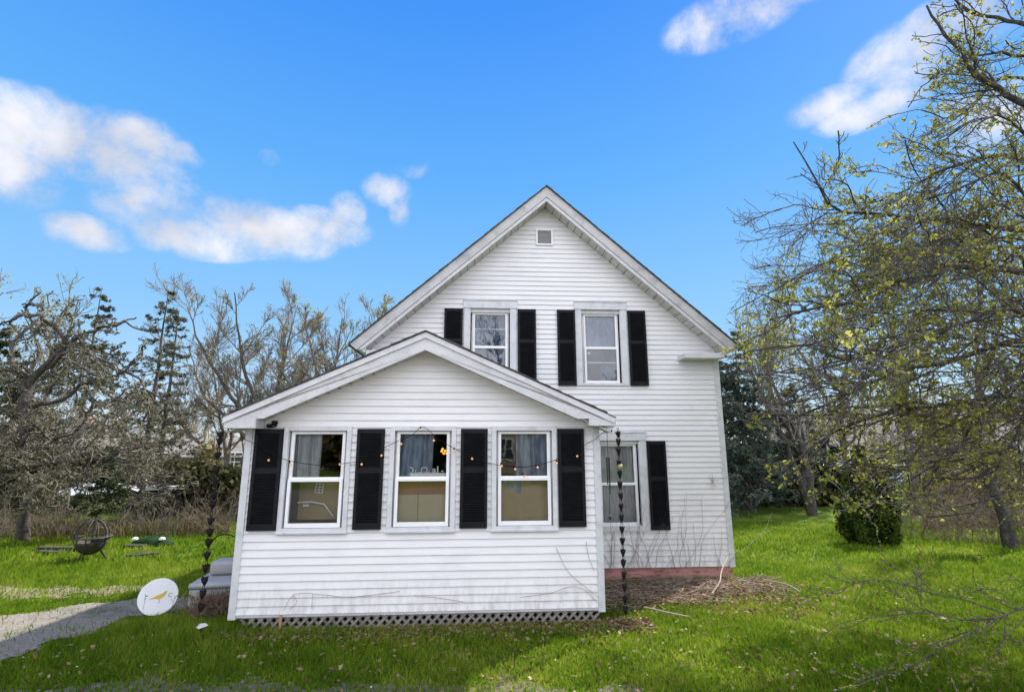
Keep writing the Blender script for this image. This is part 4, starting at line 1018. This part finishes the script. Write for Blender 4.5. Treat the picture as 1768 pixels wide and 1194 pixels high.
# far woodland that reads as one mass
def woodland():
    rng = np.random.RandomState(15); n = 260
    ang = rng.uniform(-1.25, 1.25, n); d = rng.uniform(38, 75, n)
    b = np.stack([np.sin(ang) * d * 1.15, np.cos(ang) * d * .8 + 14, np.full(n, -.8)], -1); h = rng.uniform(3.5, 8.0, n)
    k = 10; P = np.zeros((n, k, 3)); P[:, 0] = b; dd = norm(np.stack([rng.normal(0, .08, n), rng.normal(0, .08, n), np.ones(n)], -1))
    for j in range(1, k):
        dd = norm(dd + rng.normal(size=(n, 3)) * .05); P[:, j] = P[:, j - 1] + dd * (h / (k - 1))[:, None]
    R0 = .14 * (1 - .8 * np.linspace(0, 1, k))[None] * np.ones((n, 1))
    P1, R1 = grow(P, R0, 13, 0, .7, 7, .12, .05, .4, rng, .06, .35, Labs=3.0)
    P2, R2 = grow(P1, R1, 9, .5, .7, 5, .15, .03, .6, rng, .1, .5)
    V, Fq = tubes([(P, R0, 5), (P1, np.maximum(R1, .03), 3), (P2, np.maximum(R2, .022), 3)])
    tag(np_mesh('distant_woodland', V, Fq, M['twig_far']), 'grey brown leafless woodland massed along the horizon', 'woodland', kind='stuff')
M['twig_far'] = material('far_twig', (.20, .18, .145), (.28, .25, .19), .25, .95)
woodland()

# thick hedge / evergreen undergrowth behind the scrub
def hedge(x0, x1, Y, h, lab, seed, mat, n=9000, dz=1.):
    rng = np.random.RandomState(seed); x = rng.uniform(x0, x1, n); b = np.array([(x0 + x1) / 2, Y, float(gz((x0 + x1) / 2, Y))])
    top = h * (.7 + .18 * np.sin(x * 1.1 + seed) + .12 * np.sin(x * 2.9) + .08 * np.sin(x * 7.3))
    z = rng.rand(n) ** .8 * top; y = Y + rng.normal(0, dz * .35, n) 
    P = np.stack([x, y, b[2] + z], -1)
    V, Fq = rand_quads(P, rng.uniform(.07, .17, n) * (1 + 2.5 * (Y < 0)), rng, 0, 1.6)
    o = np_mesh('hedge', V - b, Fq, M[mat], col=np.clip(rng.normal(.45, .25, n), 0, 1)); o.location = b; return tag(o, lab, 'hedge')
M['hedge_dark'] = leaf_mat('hedge_dark', (.02, .025, .012), (.06, .065, .03), (.13, .12, .06), .1)
M['hedge_tan'] = leaf_mat('hedge_tan', (.10, .085, .045), (.20, .17, .09), (.28, .25, .13), .1)
hedge(-12.5, -8.6, 19, 2.1, 'dark hedge behind the scrub left of the porch', 71, 'hedge_dark', 9000)
hedge(-24, -12.2, 21, 2.6, 'tan and olive hedge along the left boundary', 72, 'hedge_tan', 14000)
hedge(9.5, 16, 22, 1.8, 'dark hedge behind the right lawn near the house corner', 73, 'hedge_dark', 9000)
hedge(16.5, 30, 21, 2.4, 'brown hedge behind the right scrub', 74, 'hedge_tan', 14000)

hedge(-40, 40, -26, 4.2, 'tall brown hedge across the street mirrored in the panes', 75, 'hedge_tan', 26000, 2.)
# =================================================================== NEIGHBOURS
M['roof_grey'] = material('grey_roof', (.13, .12, .11), (.18, .165, .15), 3, .9, .1, 30)
M['wall_tan'] = material('tan_wall', (.36, .30, .22), (.31, .26, .19), 2, .85)
M['wall_pale'] = material('pale_wall', (.50, .49, .47), (.44, .43, .41), 2, .85)
M['pane_dark'] = material('dark_pane', (.03, .035, .04), (.05, .055, .06), 2, .15)
def cottage(loc, rz, wd, dp, hh, rise, lab, wall, nwin=3):
    r_ = thing(empty('neighbour_house', loc, rz), lab, 'house', 'neighbouring houses')
    MB().prism([(-wd / 2, 0), (wd / 2, 0), (wd / 2, hh), (-wd / 2, hh)], 0, dp).build('wall', M[wall], r_)
    m = MB(); m.add([(-wd / 2 - .4, -.4, hh - .05), (wd / 2 + .4, -.4, hh - .05), (wd / 2 + .4, dp / 2, hh + rise), (-wd / 2 - .4, dp / 2, hh + rise), (wd / 2 + .4, dp + .4, hh - .05), (-wd / 2 - .4, dp + .4, hh - .05)], [(0, 1, 2, 3), (3, 2, 4, 5), (0, 3, 5), (1, 4, 2), (0, 5, 4, 1)])
    rf = m.build('roof', M['roof_grey'], r_)
    MB().box(wd * .2, wd * .2 + .6, dp / 2 - .3, dp / 2 + .3, hh + rise * .6, hh + rise + .7).build('chimney', M['foundation'], rf)
    for i in range(nwin):
        c = -wd / 2 + wd * (i + .5) / nwin
        if i == nwin // 2 and nwin > 2:
            MB().box(c - .5, c + .5, -.06, .0, .1, 2.15).build('door', M['shutter'], r_); continue
        f = MB(); f.box(c - .6, c + .6, -.05, -.001, .9, .98).box(c - .6, c + .6, -.05, -.001, 2.1, 2.18).box(c - .6, c - .52, -.05, -.001, .98, 2.1).box(c + .52, c + .6, -.05, -.001, .98, 2.1).box(c - .03, c + .03, -.05, -.001, .98, 2.1).box(c - .52, c - .03, -.05, -.001, 1.5, 1.56).box(c + .03, c + .52, -.05, -.001, 1.5, 1.56)
        fw = f.build('window', M['sash'], r_); MB().box(c - .52, c + .52, -.02, -.002, .98, 2.1).build('pane', M['pane_dark'], fw)
cottage((*gpos(330, 34), -.8), -.1, 13, 7, 1.9, 1.2, 'low tan house with grey roof far behind the left scrub', 'wall_tan', 5)
cottage((*gpos(20, 40), -.8), .2, 9, 7, 2.3, 2.2, 'pale house glimpsed at the far left edge', 'wall_pale')
cottage((*gpos(1690, 38), -.8), -.25, 18, 9, 2.2, 3.2, 'wide pale house with grey roof behind the right shrubs', 'wall_pale', 5)
# across the street, behind the camera; what the porch windows mirror
cottage((5, -20, 0), R(180), 12, 8, 3.2, 2.6, 'tan house across the street mirrored in the porch windows', 'wall_tan', 5)

def road():
    m = material('dusty_road', (.13, .11, .09), (.17, .15, .125), 8, .95, .3, 60)
    X, Y = np.meshgrid(np.linspace(-200, 200, 80), np.linspace(-10.5, 3.2, 14)); idx = np.arange(X.size).reshape(X.shape)
    tag(np_mesh('road', np.stack([X, Y, gz(X, Y) + .03], -1), np.stack([idx[:-1, :-1], idx[:-1, 1:], idx[1:, 1:], idx[1:, :-1]], -1).reshape(-1, 4), m, smooth=True), kind='structure')
road()
bare_tree((3.2, -12.), 9.0, 4.2, 'bare street tree across the road mirrored in the right porch window', 201, 'street trees behind the camera', leafn=0, stems=2, rbase=.3, rmin=.016)
bare_tree((-5.5, -13.), 9.5, 4.5, 'bare street tree across the road mirrored in the left porch window', 202, 'street trees behind the camera', leafn=0, stems=2, rbase=.3, rmin=.016)

# pleated garden canopy and white shed roof far left
gp_ = at(165, 905, 16.5); cz = float(gz(gp_[0], 16.5))
um = thing(empty('garden_canopy', (gp_[0], 16.5, cz)), 'low white pleated garden canopy behind the small conifer', 'canopy')
m = MB(); k = 28
ring = [(1.05 * math.cos(2 * math.pi * i / k), 1.05 * math.sin(2 * math.pi * i / k), (1.08 if i % 2 else 1.16)) for i in range(k)]; tp = [(.1 * math.cos(2 * math.pi * i / k), .1 * math.sin(2 * math.pi * i / k), 1.45) for i in range(k)]
m.add(ring + tp, [(i, (i + 1) % k, (i + 1) % k + k, i + k) for i in range(k)] + [tuple(range(k, 2 * k))]); m.build('canopy_cloth', M['white'], um)
MB().tube([(0, 0, 0), (0, 0, 1.45)], .025, 8).build('pole', M['rust'], um)
for i in range(4): MB().tube([(.75 * math.cos(i * 1.571 + .7), .75 * math.sin(i * 1.571 + .7), 0), (.75 * math.cos(i * 1.571 + .7), .75 * math.sin(i * 1.571 + .7), 1.18)], .02, 6).build('leg', M['rust'], um)
sp = at(268, 900, 17.8); sz = float(gz(0, 18))
sh = thing(empty('garden_shed', (sp[0], 17.8, sz), .1), 'dark low garden shed with a white roof edge', 'shed')
MB().box(-.55, .55, 0, .9, 0, 1.05).build('wall', M['rust'], sh); MB().box(-.62, .62, -.1, 1, 1.052, 1.17).build('roof', M['white'], sh); MB().box(-.25, .25, -.03, -.001, .02, .95).build('door', M['dark'], sh)

# parked cars glimpsed through the right trees
def make_car(loc, rz, lab, col):
    mt = material('car_paint', col, tuple(c * .9 for c in col), 1, .25); r_ = thing(empty('parked_car', loc, rz), lab, 'car', 'cars parked beyond the right lawn')
    b = MB(); pr_ = [(-2.15, .35), (2.1, .35), (2.15, .6), (2.05, .82), (1.15, .95), (.55, 1.38), (-1.1, 1.42), (-1.9, 1.0), (-2.15, .9)]; b.prism(pr_, -.82, .82); b.build('body', mt, r_, .08)
    for y in (-.826, .826):
        MB().add([(-1.65, y, 1.0), (.95, y, .98), (.5, y, 1.30), (-1.05, y, 1.34)], [(0, 1, 2, 3)]).build('side_window', M['pane_dark'], r_)
    for x in (-1.35, 1.35):
        for y in (-.8, .8):
            th = np.linspace(0, 6.283, 15)[:-1]; q = MB(); q.tube([(x, y - .1, .32), (x, y + .1, .32)], .32, 16); wq = q.build('wheel', M['metal_black'], r_)
            q = MB(); q.tube([(x, y - .115, .32), (x, y + .115, .32)], .18, 12); q.build('rim', M['gutter'], wq)
    for y in (-.6, .6): MB().box(2.10, 2.17, y - .14, y + .14, .62, .76).build('headlight', M['white'], r_)
    return r_
make_car((*gpos(1545, 27), -.62), .15, 'pale blue car parked right of the round evergreen bush', (.35, .45, .58))
make_car((*gpos(1415, 27), -.62), .05, 'silver blue car parked left of the round evergreen bush', (.45, .50, .55))
make_car((*gpos(1300, 29), -.62), -.05, 'white car parked beside the house corner behind the spruces', (.7, .72, .75))

# =================================================================== YARD OBJECTS
# round sign
sg = thing(empty('round_sign', (-4.0, 6.02, float(gz(-4., 6.02))), .56), 'round white yard sign with a yellow bird standing by the gravel path', 'sign')
disc = empty('sign_disc_frame', (0, 0, .225), 0)
bpy.data.objects.remove(disc)
m = MB(); k = 48; Rd = .222; cz_ = .235
for i, (rad, y) in enumerate(((Rd, 0),)):
    v = [(Rd * math.cos(2 * math.pi * j / k), 0, cz_ + Rd * math.sin(2 * math.pi * j / k)) for j in range(k)]; v2 = [(a, .012, c) for a, b, c in v]
    m.add(v + v2, [tuple(range(k)), tuple(range(2 * k - 1, k - 1, -1))] + [(j, j + k, (j + 1) % k + k, (j + 1) % k) for j in range(k)])
m.build('sign_face', material('sign_white', (.74, .76, .80), (.70, .72, .76), 3, .5), sg)
rim = MB(); rim.tube([(Rd * math.cos(a), .006, cz_ + Rd * math.sin(a)) for a in np.linspace(0, 6.2832, 49)[:-1]], .006, 6, True); rim.build('rim', M['white'], sg)
by = material('bird_yellow', (.62, .42, .04), (.52, .36, .05), 8, .6)
bird = [(-.105, -.030), (-.085, -.018), (-.05, -.005), (-.01, .018), (.035, .030), (.055, .055), (.075, .062), (.092, .060), (.082, .045), (.078, .025), (.055, -.005), (.03, -.028), (.0, -.035), (-.04, -.027)]
m = MB(); m.prism([(.005 + a * 1.02, cz_ + .005 + b * 1.0) for a, b in bird], -.003, -.0005); bo = m.build('bird', by, sg)
ink = material('sign_ink', (.13, .15, .17), (.2, .22, .24), 8, .6)
m = MB().box(.018, .023, -.003, -.0005, cz_ - .07, cz_ - .028); m.box(.012, .030, -.003, -.0005, cz_ - .074, cz_ - .070); m.build('bird_leg', ink, sg)
m = MB(); m.box(-.142, -.138, -.003, -.0005, cz_ - .14, cz_ + .0); m.add([(-.155, -.003, cz_ + .04), (-.147, -.003, cz_ + .045), (-.135, -.003, cz_ + .012), (-.143, -.003, cz_ + .01)], [(0, 1, 2, 3)])
m.add([(-.14, -.003, cz_ + .02), (-.118, -.003, cz_ + .026), (-.115, -.003, cz_ + .012), (-.138, -.003, cz_ + .010)], [(0, 1, 2, 3)]); m.box(-.146, -.134, -.0035, -.0005, cz_ - .02, cz_ + .002); m.build('post_mark', ink, sg)
me = text_mesh('C', .075, .001, .0); me.materials.append(ink); o = bpy.data.objects.new('letter', me); C.objects.link(o); o.parent = sg; o.location = (.135, -.002, cz_ - .012); o.rotation_euler = (R(90), 0, 0)
MB().tube([(-.05, .02, -.05), (-.05, .02, .25)], .006, 6).tube([(.06, .02, -.05), (.06, .02, .25)], .006, 6).build('stake', M['metal_black'], sg)

sg.rotation_euler = (R(-12), R(4), .56); sg.scale = (.86, .86, .86); sg.location = (-4.10, 6.16, float(gz(-4.1, 6.16)) + .015)
# grey resin lounge seat
M['resin'] = material('grey_resin', (.28, .285, .30), (.24, .245, .255), 6, .5, .1, 30)
be = thing(empty('resin_bench', (-3.66, 6.72, float(gz(-3.5, 6.75))), .16), 'moulded grey plastic bench beside the left porch wall', 'bench')
MB().box(-.26, .62, -.36, .30, .29, .36).build('seat', M['resin'], be, .03)
MB().box(-.245, -.10, -.345, .28, -.04, .288).box(-.16, .60, .2, .28, 0, .288).box(.52, .60, -.3, .2, 0, .288).build('side_panel', M['resin'], be, .015)
MB().box(-.17, .42, -.02, .26, .362, .53).build('back', M['resin'], be, .045)
MB().box(-.16, .60, -.33, -.30, .17, .287).build('apron', M['resin'], be, .01)
# small black and white figurine on the bench
fg = thing(empty('figurine', (-3.33, 6.50, .362 + float(gz(-3.5, 6.75)))), 'tiny black and white figurine on the grey bench', 'figurine')
MB().lathe([(.02, 0), (.036, .01), (.038, .04), (.025, .07), (.012, .085)], (0, 0, 0), 12).build('body', M['metal_black'], fg)
MB().lathe([(.004, .08), (.022, .09), (.026, .105), (.018, .125), (.003, .13)], (.005, 0, 0), 12).build('head', M['metal_black'], fg)
MB().lathe([(.002, .02), (.016, .03), (.016, .05), (.002, .06)], (0, -.027, 0), 8).build('belly', M['white'], fg); MB().lathe([(.002, .095), (.012, .10), (.012, .11), (.002, .115)], (.002, -.02, 0), 8).build('face', M['white'], fg)
# black fan back chair behind
ch = thing(empty('fan_back_chair', (-4.18, 8.3, float(gz(-4.2, 8.3))), .25), 'small black slatted fan back chair behind the grey bench', 'chair')
m = MB(); m.tube([(-.17, .2, .32)] + [(-.17 + .0, .26, .55)] + [(.17 * math.cos(a), .29, .62 + .12 * math.sin(a)) for a in np.linspace(math.pi, 0, 8)] + [(.17, .26, .55), (.17, .2, .32)], .016, 6); m.tube([(-.17, .2, .33), (.17, .2, .33)], .014, 6); m.build('back_frame', M['metal_black'], ch)
for i in range(5): x = -.11 + i * .055; MB().tube([(x, .2, .33), (x, .27, .58), (x * .9, .285, .71 - abs(x) * .35)], .011, 5).build('slat', M['metal_black'], ch)
MB().box(-.2, .2, -.2, .2, .28, .31).build('seat', M['metal_black'], ch, .008)
for a in (-.17, .17):
    for b in (-.17, .18): MB().tube([(a, b, .28), (a * 1.1, b * 1.1, 0)], .014, 6).build('leg', M['metal_black'], ch)
# dry heather clump in front of the bench
def heather():
    rng = np.random.RandomState(5); b = np.array([-3.40, 6.12, float(gz(-3.4, 6.1))]); n = 260; k = 7
    P = np.zeros((n, k, 3)); P[:, 0] = b + rng.normal(size=(n, 3)) * [.13, .08, 0]; d = norm(np.stack([rng.normal(0, .5, n), rng.normal(0, .45, n), np.ones(n)], -1))
    for j in range(1, k): d = norm(d + rng.normal(size=(n, 3)) * .12 + [0, 0, -.05]); P[:, j] = P[:, j - 1] + d * .045
    Rr = np.full((n, k), .0028); P2, R2 = grow(P, Rr, 4, .3, .7, 5, .15, .05, .8, rng, .3, .8)
    r_ = thing(empty('dry_shrub', tuple(b)), 'dry brown heather clump in front of the grey bench', 'shrub')
    V, Fq = tubes([(P, Rr, 3), (P2, np.maximum(R2, .002), 3)]); np_mesh('stems', V - b, Fq, M['twig_red'], r_)
    s = sites(P2, 2600, rng, .3); V, Fq = rand_quads(s, rng.uniform(.008, .018, len(s)), rng); np_mesh('dry_flowers', V - b, Fq, M['litter'], r_, col=np.clip(rng.normal(.55, .25, len(s)), 0, 1))
heather()
# white shell lamp on a dark stake under the left chain
ll = thing(empty('garden_lamp', (float(t1.x) + .02, float(t1.y), float(gz(t1.x, t1.y)))), 'small white shell shaped lamp on a dark stake under the left rain chain', 'lamp')
MB().tube([(0, 0, 0), (0, 0, .14)], .018, 8).build('stake', M['rust'], ll)
m = MB(); m.add([(-.06, -.02, .15), (.0, -.05, .145), (.10, -.01, .175), (.03, .05, .16), (-.02, 0, .195), (.05, 0, .20)], [(0, 1, 4), (1, 2, 5, 4), (2, 3, 5), (3, 0, 4, 5), (0, 3, 2, 1)]); m.build('shade', M['gutter'], ll); ll.scale = (.75, .75, .75)

# fire pit: iron globe on three legs
fx, fy = gpos(163, 10.2); fz = float(gz(fx, fy))
fp = thing(empty('fire_pit', (fx, fy, fz)), 'spherical dark iron fire pit on splayed legs on the left lawn', 'fire pit'); fp.scale = (.8, .8, .92)
Rf, cf = .34, .46
m = MB(); m.lathe([(.02, -Rf)] + [(Rf * math.sin(a), -Rf * math.cos(a)) for a in np.linspace(.25, 1.35, 8)] + [(Rf * .9, -Rf * .2), (Rf * .9 * math.sin(1.0), -Rf * .9 * math.cos(1.0)), (.02, -Rf * .88)], (0, 0, cf), 28); m.build('bowl', M['rust'], fp)
m = MB(); m.lathe([(Rf + .07, -.008), (Rf + .07, .008), (Rf - .01, .01), (Rf - .01, -.01), (Rf + .07, -.008)], (0, 0, cf + .02), 32, False); m.build('rim', M['rust'], fp)
for i in range(5):
    a0 = i * math.pi / 5 + .05
    MB().tube([(Rf * math.cos(a0) * math.cos(t), Rf * math.sin(a0) * math.cos(t), cf + .02 + Rf * math.sin(t)) for t in np.linspace(0, 2 * math.pi, 29)], .014 if i else .024, 6).build('hoop', M['rust'], fp)
for i in range(3):
    a0 = i * 2.094 + .5; MB().tube([(.2 * math.cos(a0), .2 * math.sin(a0), cf - .26), (.36 * math.cos(a0), .36 * math.sin(a0), 0)], .022, 6).build('leg', M['rust'], fp)

# planks and logs lying about the left lawn
M['plank'] = material('old_plank', (.022, .018, .015), (.06, .05, .04), 8, .9, .3, 30, stretch=(1, 6, 6))
def plank(px, Y, L, rz, lab, wd=.14, h=.05, name='plank', tilt=.03):
    x, y = gpos(px, Y); o = MB().box(-L / 2, L / 2, -wd / 2, wd / 2, .02, .02 + h).build(name, M['plank'], None, .006)
    o.location = (x, y, float(gz(x, y))); o.rotation_euler = (0, tilt, rz); return thing(o, lab, 'plank', 'old planks lying on the left lawn')
plank(118, 11.3, 1.0, .1, 'long dark plank on the grass left of the fire pit', h=.09)
plank(95, 11.0, .5, -.1, 'short dark plank at the far left beside the longer one')
plank(238, 11.9, .42, .05, 'dark plank nearest the scrub right of the fire pit')
plank(246, 10.6, .40, .5, 'grey plank lying askew right of the fire pit', .10)
plank(262, 10.8, .42, .2, 'grey plank touching the askew one', .09)
# dark green tarp heap with pale stones
tx, ty = gpos(268, 12.3); o = MB().lathe([(.45, 0), (.42, .08), (.3, .16), (.12, .2), (.01, .21)], (0, 0, 0), 14).build('tarp_heap', material('green_tarp', (.012, .03, .012), (.025, .05, .02), 6, .95, .4, 12, spec=.05)); o.location = (tx, ty, float(gz(tx, ty))); o.scale = (1.1, .6, 1); thing(o, 'low green tarp heap on the lawn before the scrub', 'tarp')
for i, (a, b) in enumerate(((-.35, 'pale stone at the left end of the green tarp'), (.28, 'pale stone on the right end of the green tarp'))):
    o = MB().lathe([(.02, 0), (.07, .02), (.06, .06), (.02, .08)], (0, 0, 0), 8).build('stone', M['white']); o.location = (tx + a, ty - .1, float(gz(tx, ty)) + .13); thing(o, b, 'stone')
# black hose arc by the porch corner
hx, hy = gpos(392, 11.5); o = MB().tube([(.28 * math.cos(t) * 1.3, .04 * math.sin(t * 3), .36 * math.sin(t)) for t in np.linspace(0, math.pi, 14)], .014, 6).build('garden_hose', M['metal_black']); o.location = (hx, hy, float(gz(hx, hy))); thing(o, 'black hose arching above the grass behind the bench', 'hose')

# brush pile against the red foundation
def brush():
    rng = np.random.RandomState(8); n = 1500; k = 8
    u = rng.uniform(1.1, 3.65, n); w0 = MW - .34 - rng.rand(n) ** .9 * (1.5 - .38 * (u - 1.1)) 
    P0 = np.array([tuple(hw(a, b, 0)) for a, b in zip(u, w0)]); P0[:, 2] = gz(P0[:, 0], P0[:, 1]) + rng.rand(n) * .08 * np.clip(1.2 - (MW - w0) / 2, .2, 1)
    a = rng.normal(0, .7, n) + np.where(rng.rand(n) < .5, 0, math.pi); d = np.stack([np.cos(a), np.sin(a) * .7, rng.normal(0, .18, n)], -1)
    P = np.zeros((n, k, 3)); P[:, 0] = P0; L = rng.uniform(.15, .7, n)[:, None] / (k - 1); cv = rng.normal(size=(n, 3)) * [.12, .12, .05]
    for j in range(1, k): d = norm(d + rng.normal(size=(n, 3)) * .12 + cv); P[:, j] = P[:, j - 1] + d * L
    gl = gz(P[..., 0], P[..., 1]); P[..., 2] = np.clip(P[..., 2], gl + .006, gl + .05 + .09 * rng.rand(n, 1))
    ew = np.array([-math.sin(TH), math.cos(TH)]); dep = (P[..., :2] - np.array(HO)[:2]) @ ew; over = np.clip(dep - (MW - .03), 0, None)[..., None]; P[..., :2] -= over * ew
    Rr = rng.uniform(.003, .009, n)[:, None] * (1 - .5 * np.linspace(0, 1, k))[None]
    V, Fq = tubes([(P, Rr, 4)]); tag(np_mesh('brush_pile', V, Fq, M['twig_pile']), 'heap of dry sticks and dead leaves against the red foundation', 'brush pile', kind='stuff')
    return rng
M['twig_pile'] = material('dry_stick', (.16, .12, .085), (.30, .24, .18), 7, .9, c3=(.20, .09, .05), scale3=4)
brush()
M['stick_pale'] = material('pale_stick', (.20, .165, .13), (.28, .24, .20), 9, .8)
for pts, lab in (([(2.55, .75, .05), (2.75, .95, .13), (2.95, 1.3, .18), (3.3, 1.75, .30)], 'thick pale branch bent over the brush pile'),
                 ([(1.55, .35, .03), (1.75, .15, .03), (1.95, -.02, .03)], 'pale stick lying on the grass before the brush pile'), ([(3.45, 1.1, .10), (3.65, .95, .08), (3.72, .8, .03)], 'short pale stick at the right end of the brush pile')):
    P = catmull([tuple(hw(*p)) for p in pts], 4); o = MB().tube(P - P[0], .009, 6).build('stick', M['stick_pale']); o.location = tuple(P[0]); thing(o, lab, 'stick')
# dead climbing stems on the walls
def vines(lab, n, ur, base, wl, h, seed, rad=.003, up=.1, spread=.35):
    rng = np.random.RandomState(seed); k = 14; u = rng.uniform(*ur, n)
    P = np.zeros((n, k, 3)); P[:, 0, 0] = u; P[:, 0, 1] = wl; P[:, 0, 2] = base
    d = norm(np.stack([rng.normal(0, spread, n), np.zeros(n), np.ones(n)], -1)); L = (h * rng.uniform(.35, 1.1, n) / (k - 1))[:, None]
    for j in range(1, k):
        d = norm(d + np.stack([rng.normal(0, .16, n), np.zeros(n), rng.normal(0, .05, n)], -1)); P[:, j] = P[:, j - 1] + d * L; P[:, j, 1] = wl + rng.uniform(-.015, .0, n)
    Rr = np.full((n, 1), rad) * (1 - .6 * np.linspace(0, 1, k))[None]
    P2, R2 = grow(P, Rr, 1.6, .3, .7, 6, .12, .03, .7, rng, .3, .6); P2[..., 1] = wl - .004 + .3 * (P2[..., 1] - wl) * 0 + rng.uniform(-.02, 0, P2.shape[:2])
    V, Fq = tubes([(P, Rr, 4), (P2, np.maximum(R2, .0014), 3)]); o = np_mesh('dead_vine', V, Fq, M['twig_vine']); o.matrix_world = HM
    return thing(o, lab, 'vine')
M['twig_vine'] = material('dead_vine_stem', (.30, .24, .21), (.42, .36, .33), 7, .9)
vines('dead grey vine stems climbing the white wall above the red foundation', 26, (1.5, 3.5), -.02, MW - .03, 1.15, 91, .0042)
m = MB()
for pts in ([(489, 1053), (510, 1025), (560, 1026), (600, 1030), (660, 1024), (690, 1020)], [(715, 1027), (760, 1032), (800, 1038)], [(900, 1030), (950, 1023), (985, 1012), (1010, 1018), (1030, 1038)], [(960, 945), (980, 985), (1010, 1012), (1032, 1030)], [(1012, 935), (1016, 960), (1026, 985)], [(500, 1052), (512, 1038), (505, 1025)], [(538, 1050), (540, 1024)]):
    P = catmull([px_on(a, b, -.03) for a, b in pts], 5); m.tube(P, .0028, 4)
o = m.build('dead_vine', M['twig_vine']); thing(o, 'thin dead tendrils crossing the lowest clapboards of the porch', 'vine')
# dry twig tuft clinging near the right corner of the wall
m = MB()
for i in range(12):
    a = rs.uniform(-1.2, 1.2); p = np.array([3.36, MW - .03, 1.28]); q = p + [.10 * math.sin(a) * rs.uniform(.5, 1.4), -.02, .11 * math.cos(a) * rs.choice([-1, 1]) * rs.uniform(.5, 1.1)]
    m.tube([p, (p + q) / 2 + [rs.normal(0, .012), -.01, 0], q], .0028, 4)
m.tube([(3.36, MW - .03, 1.28), (3.48, MW - .05, 1.33), (3.66, MW - .04, 1.36)], .003, 4)
o = m.build('twig_tuft', M['twig_vine']); o.matrix_world = HM; thing(o, 'dry twig tuft clinging to the wall near the right corner board', 'twig tuft')
# orange wooden stake by the lattice
o = MB().box(-.012, .012, -.008, .008, 0, .17).build('wooden_stake', material('raw_wood', (.40, .22, .10), (.33, .18, .08), 8, .8)); o.matrix_world = HM @ Matrix.Translation((-2.42, -.05, -.02)); thing(o, 'short tan wooden stake leaning on the porch lattice', 'stake')
print('objects', len(bpy.data.objects))
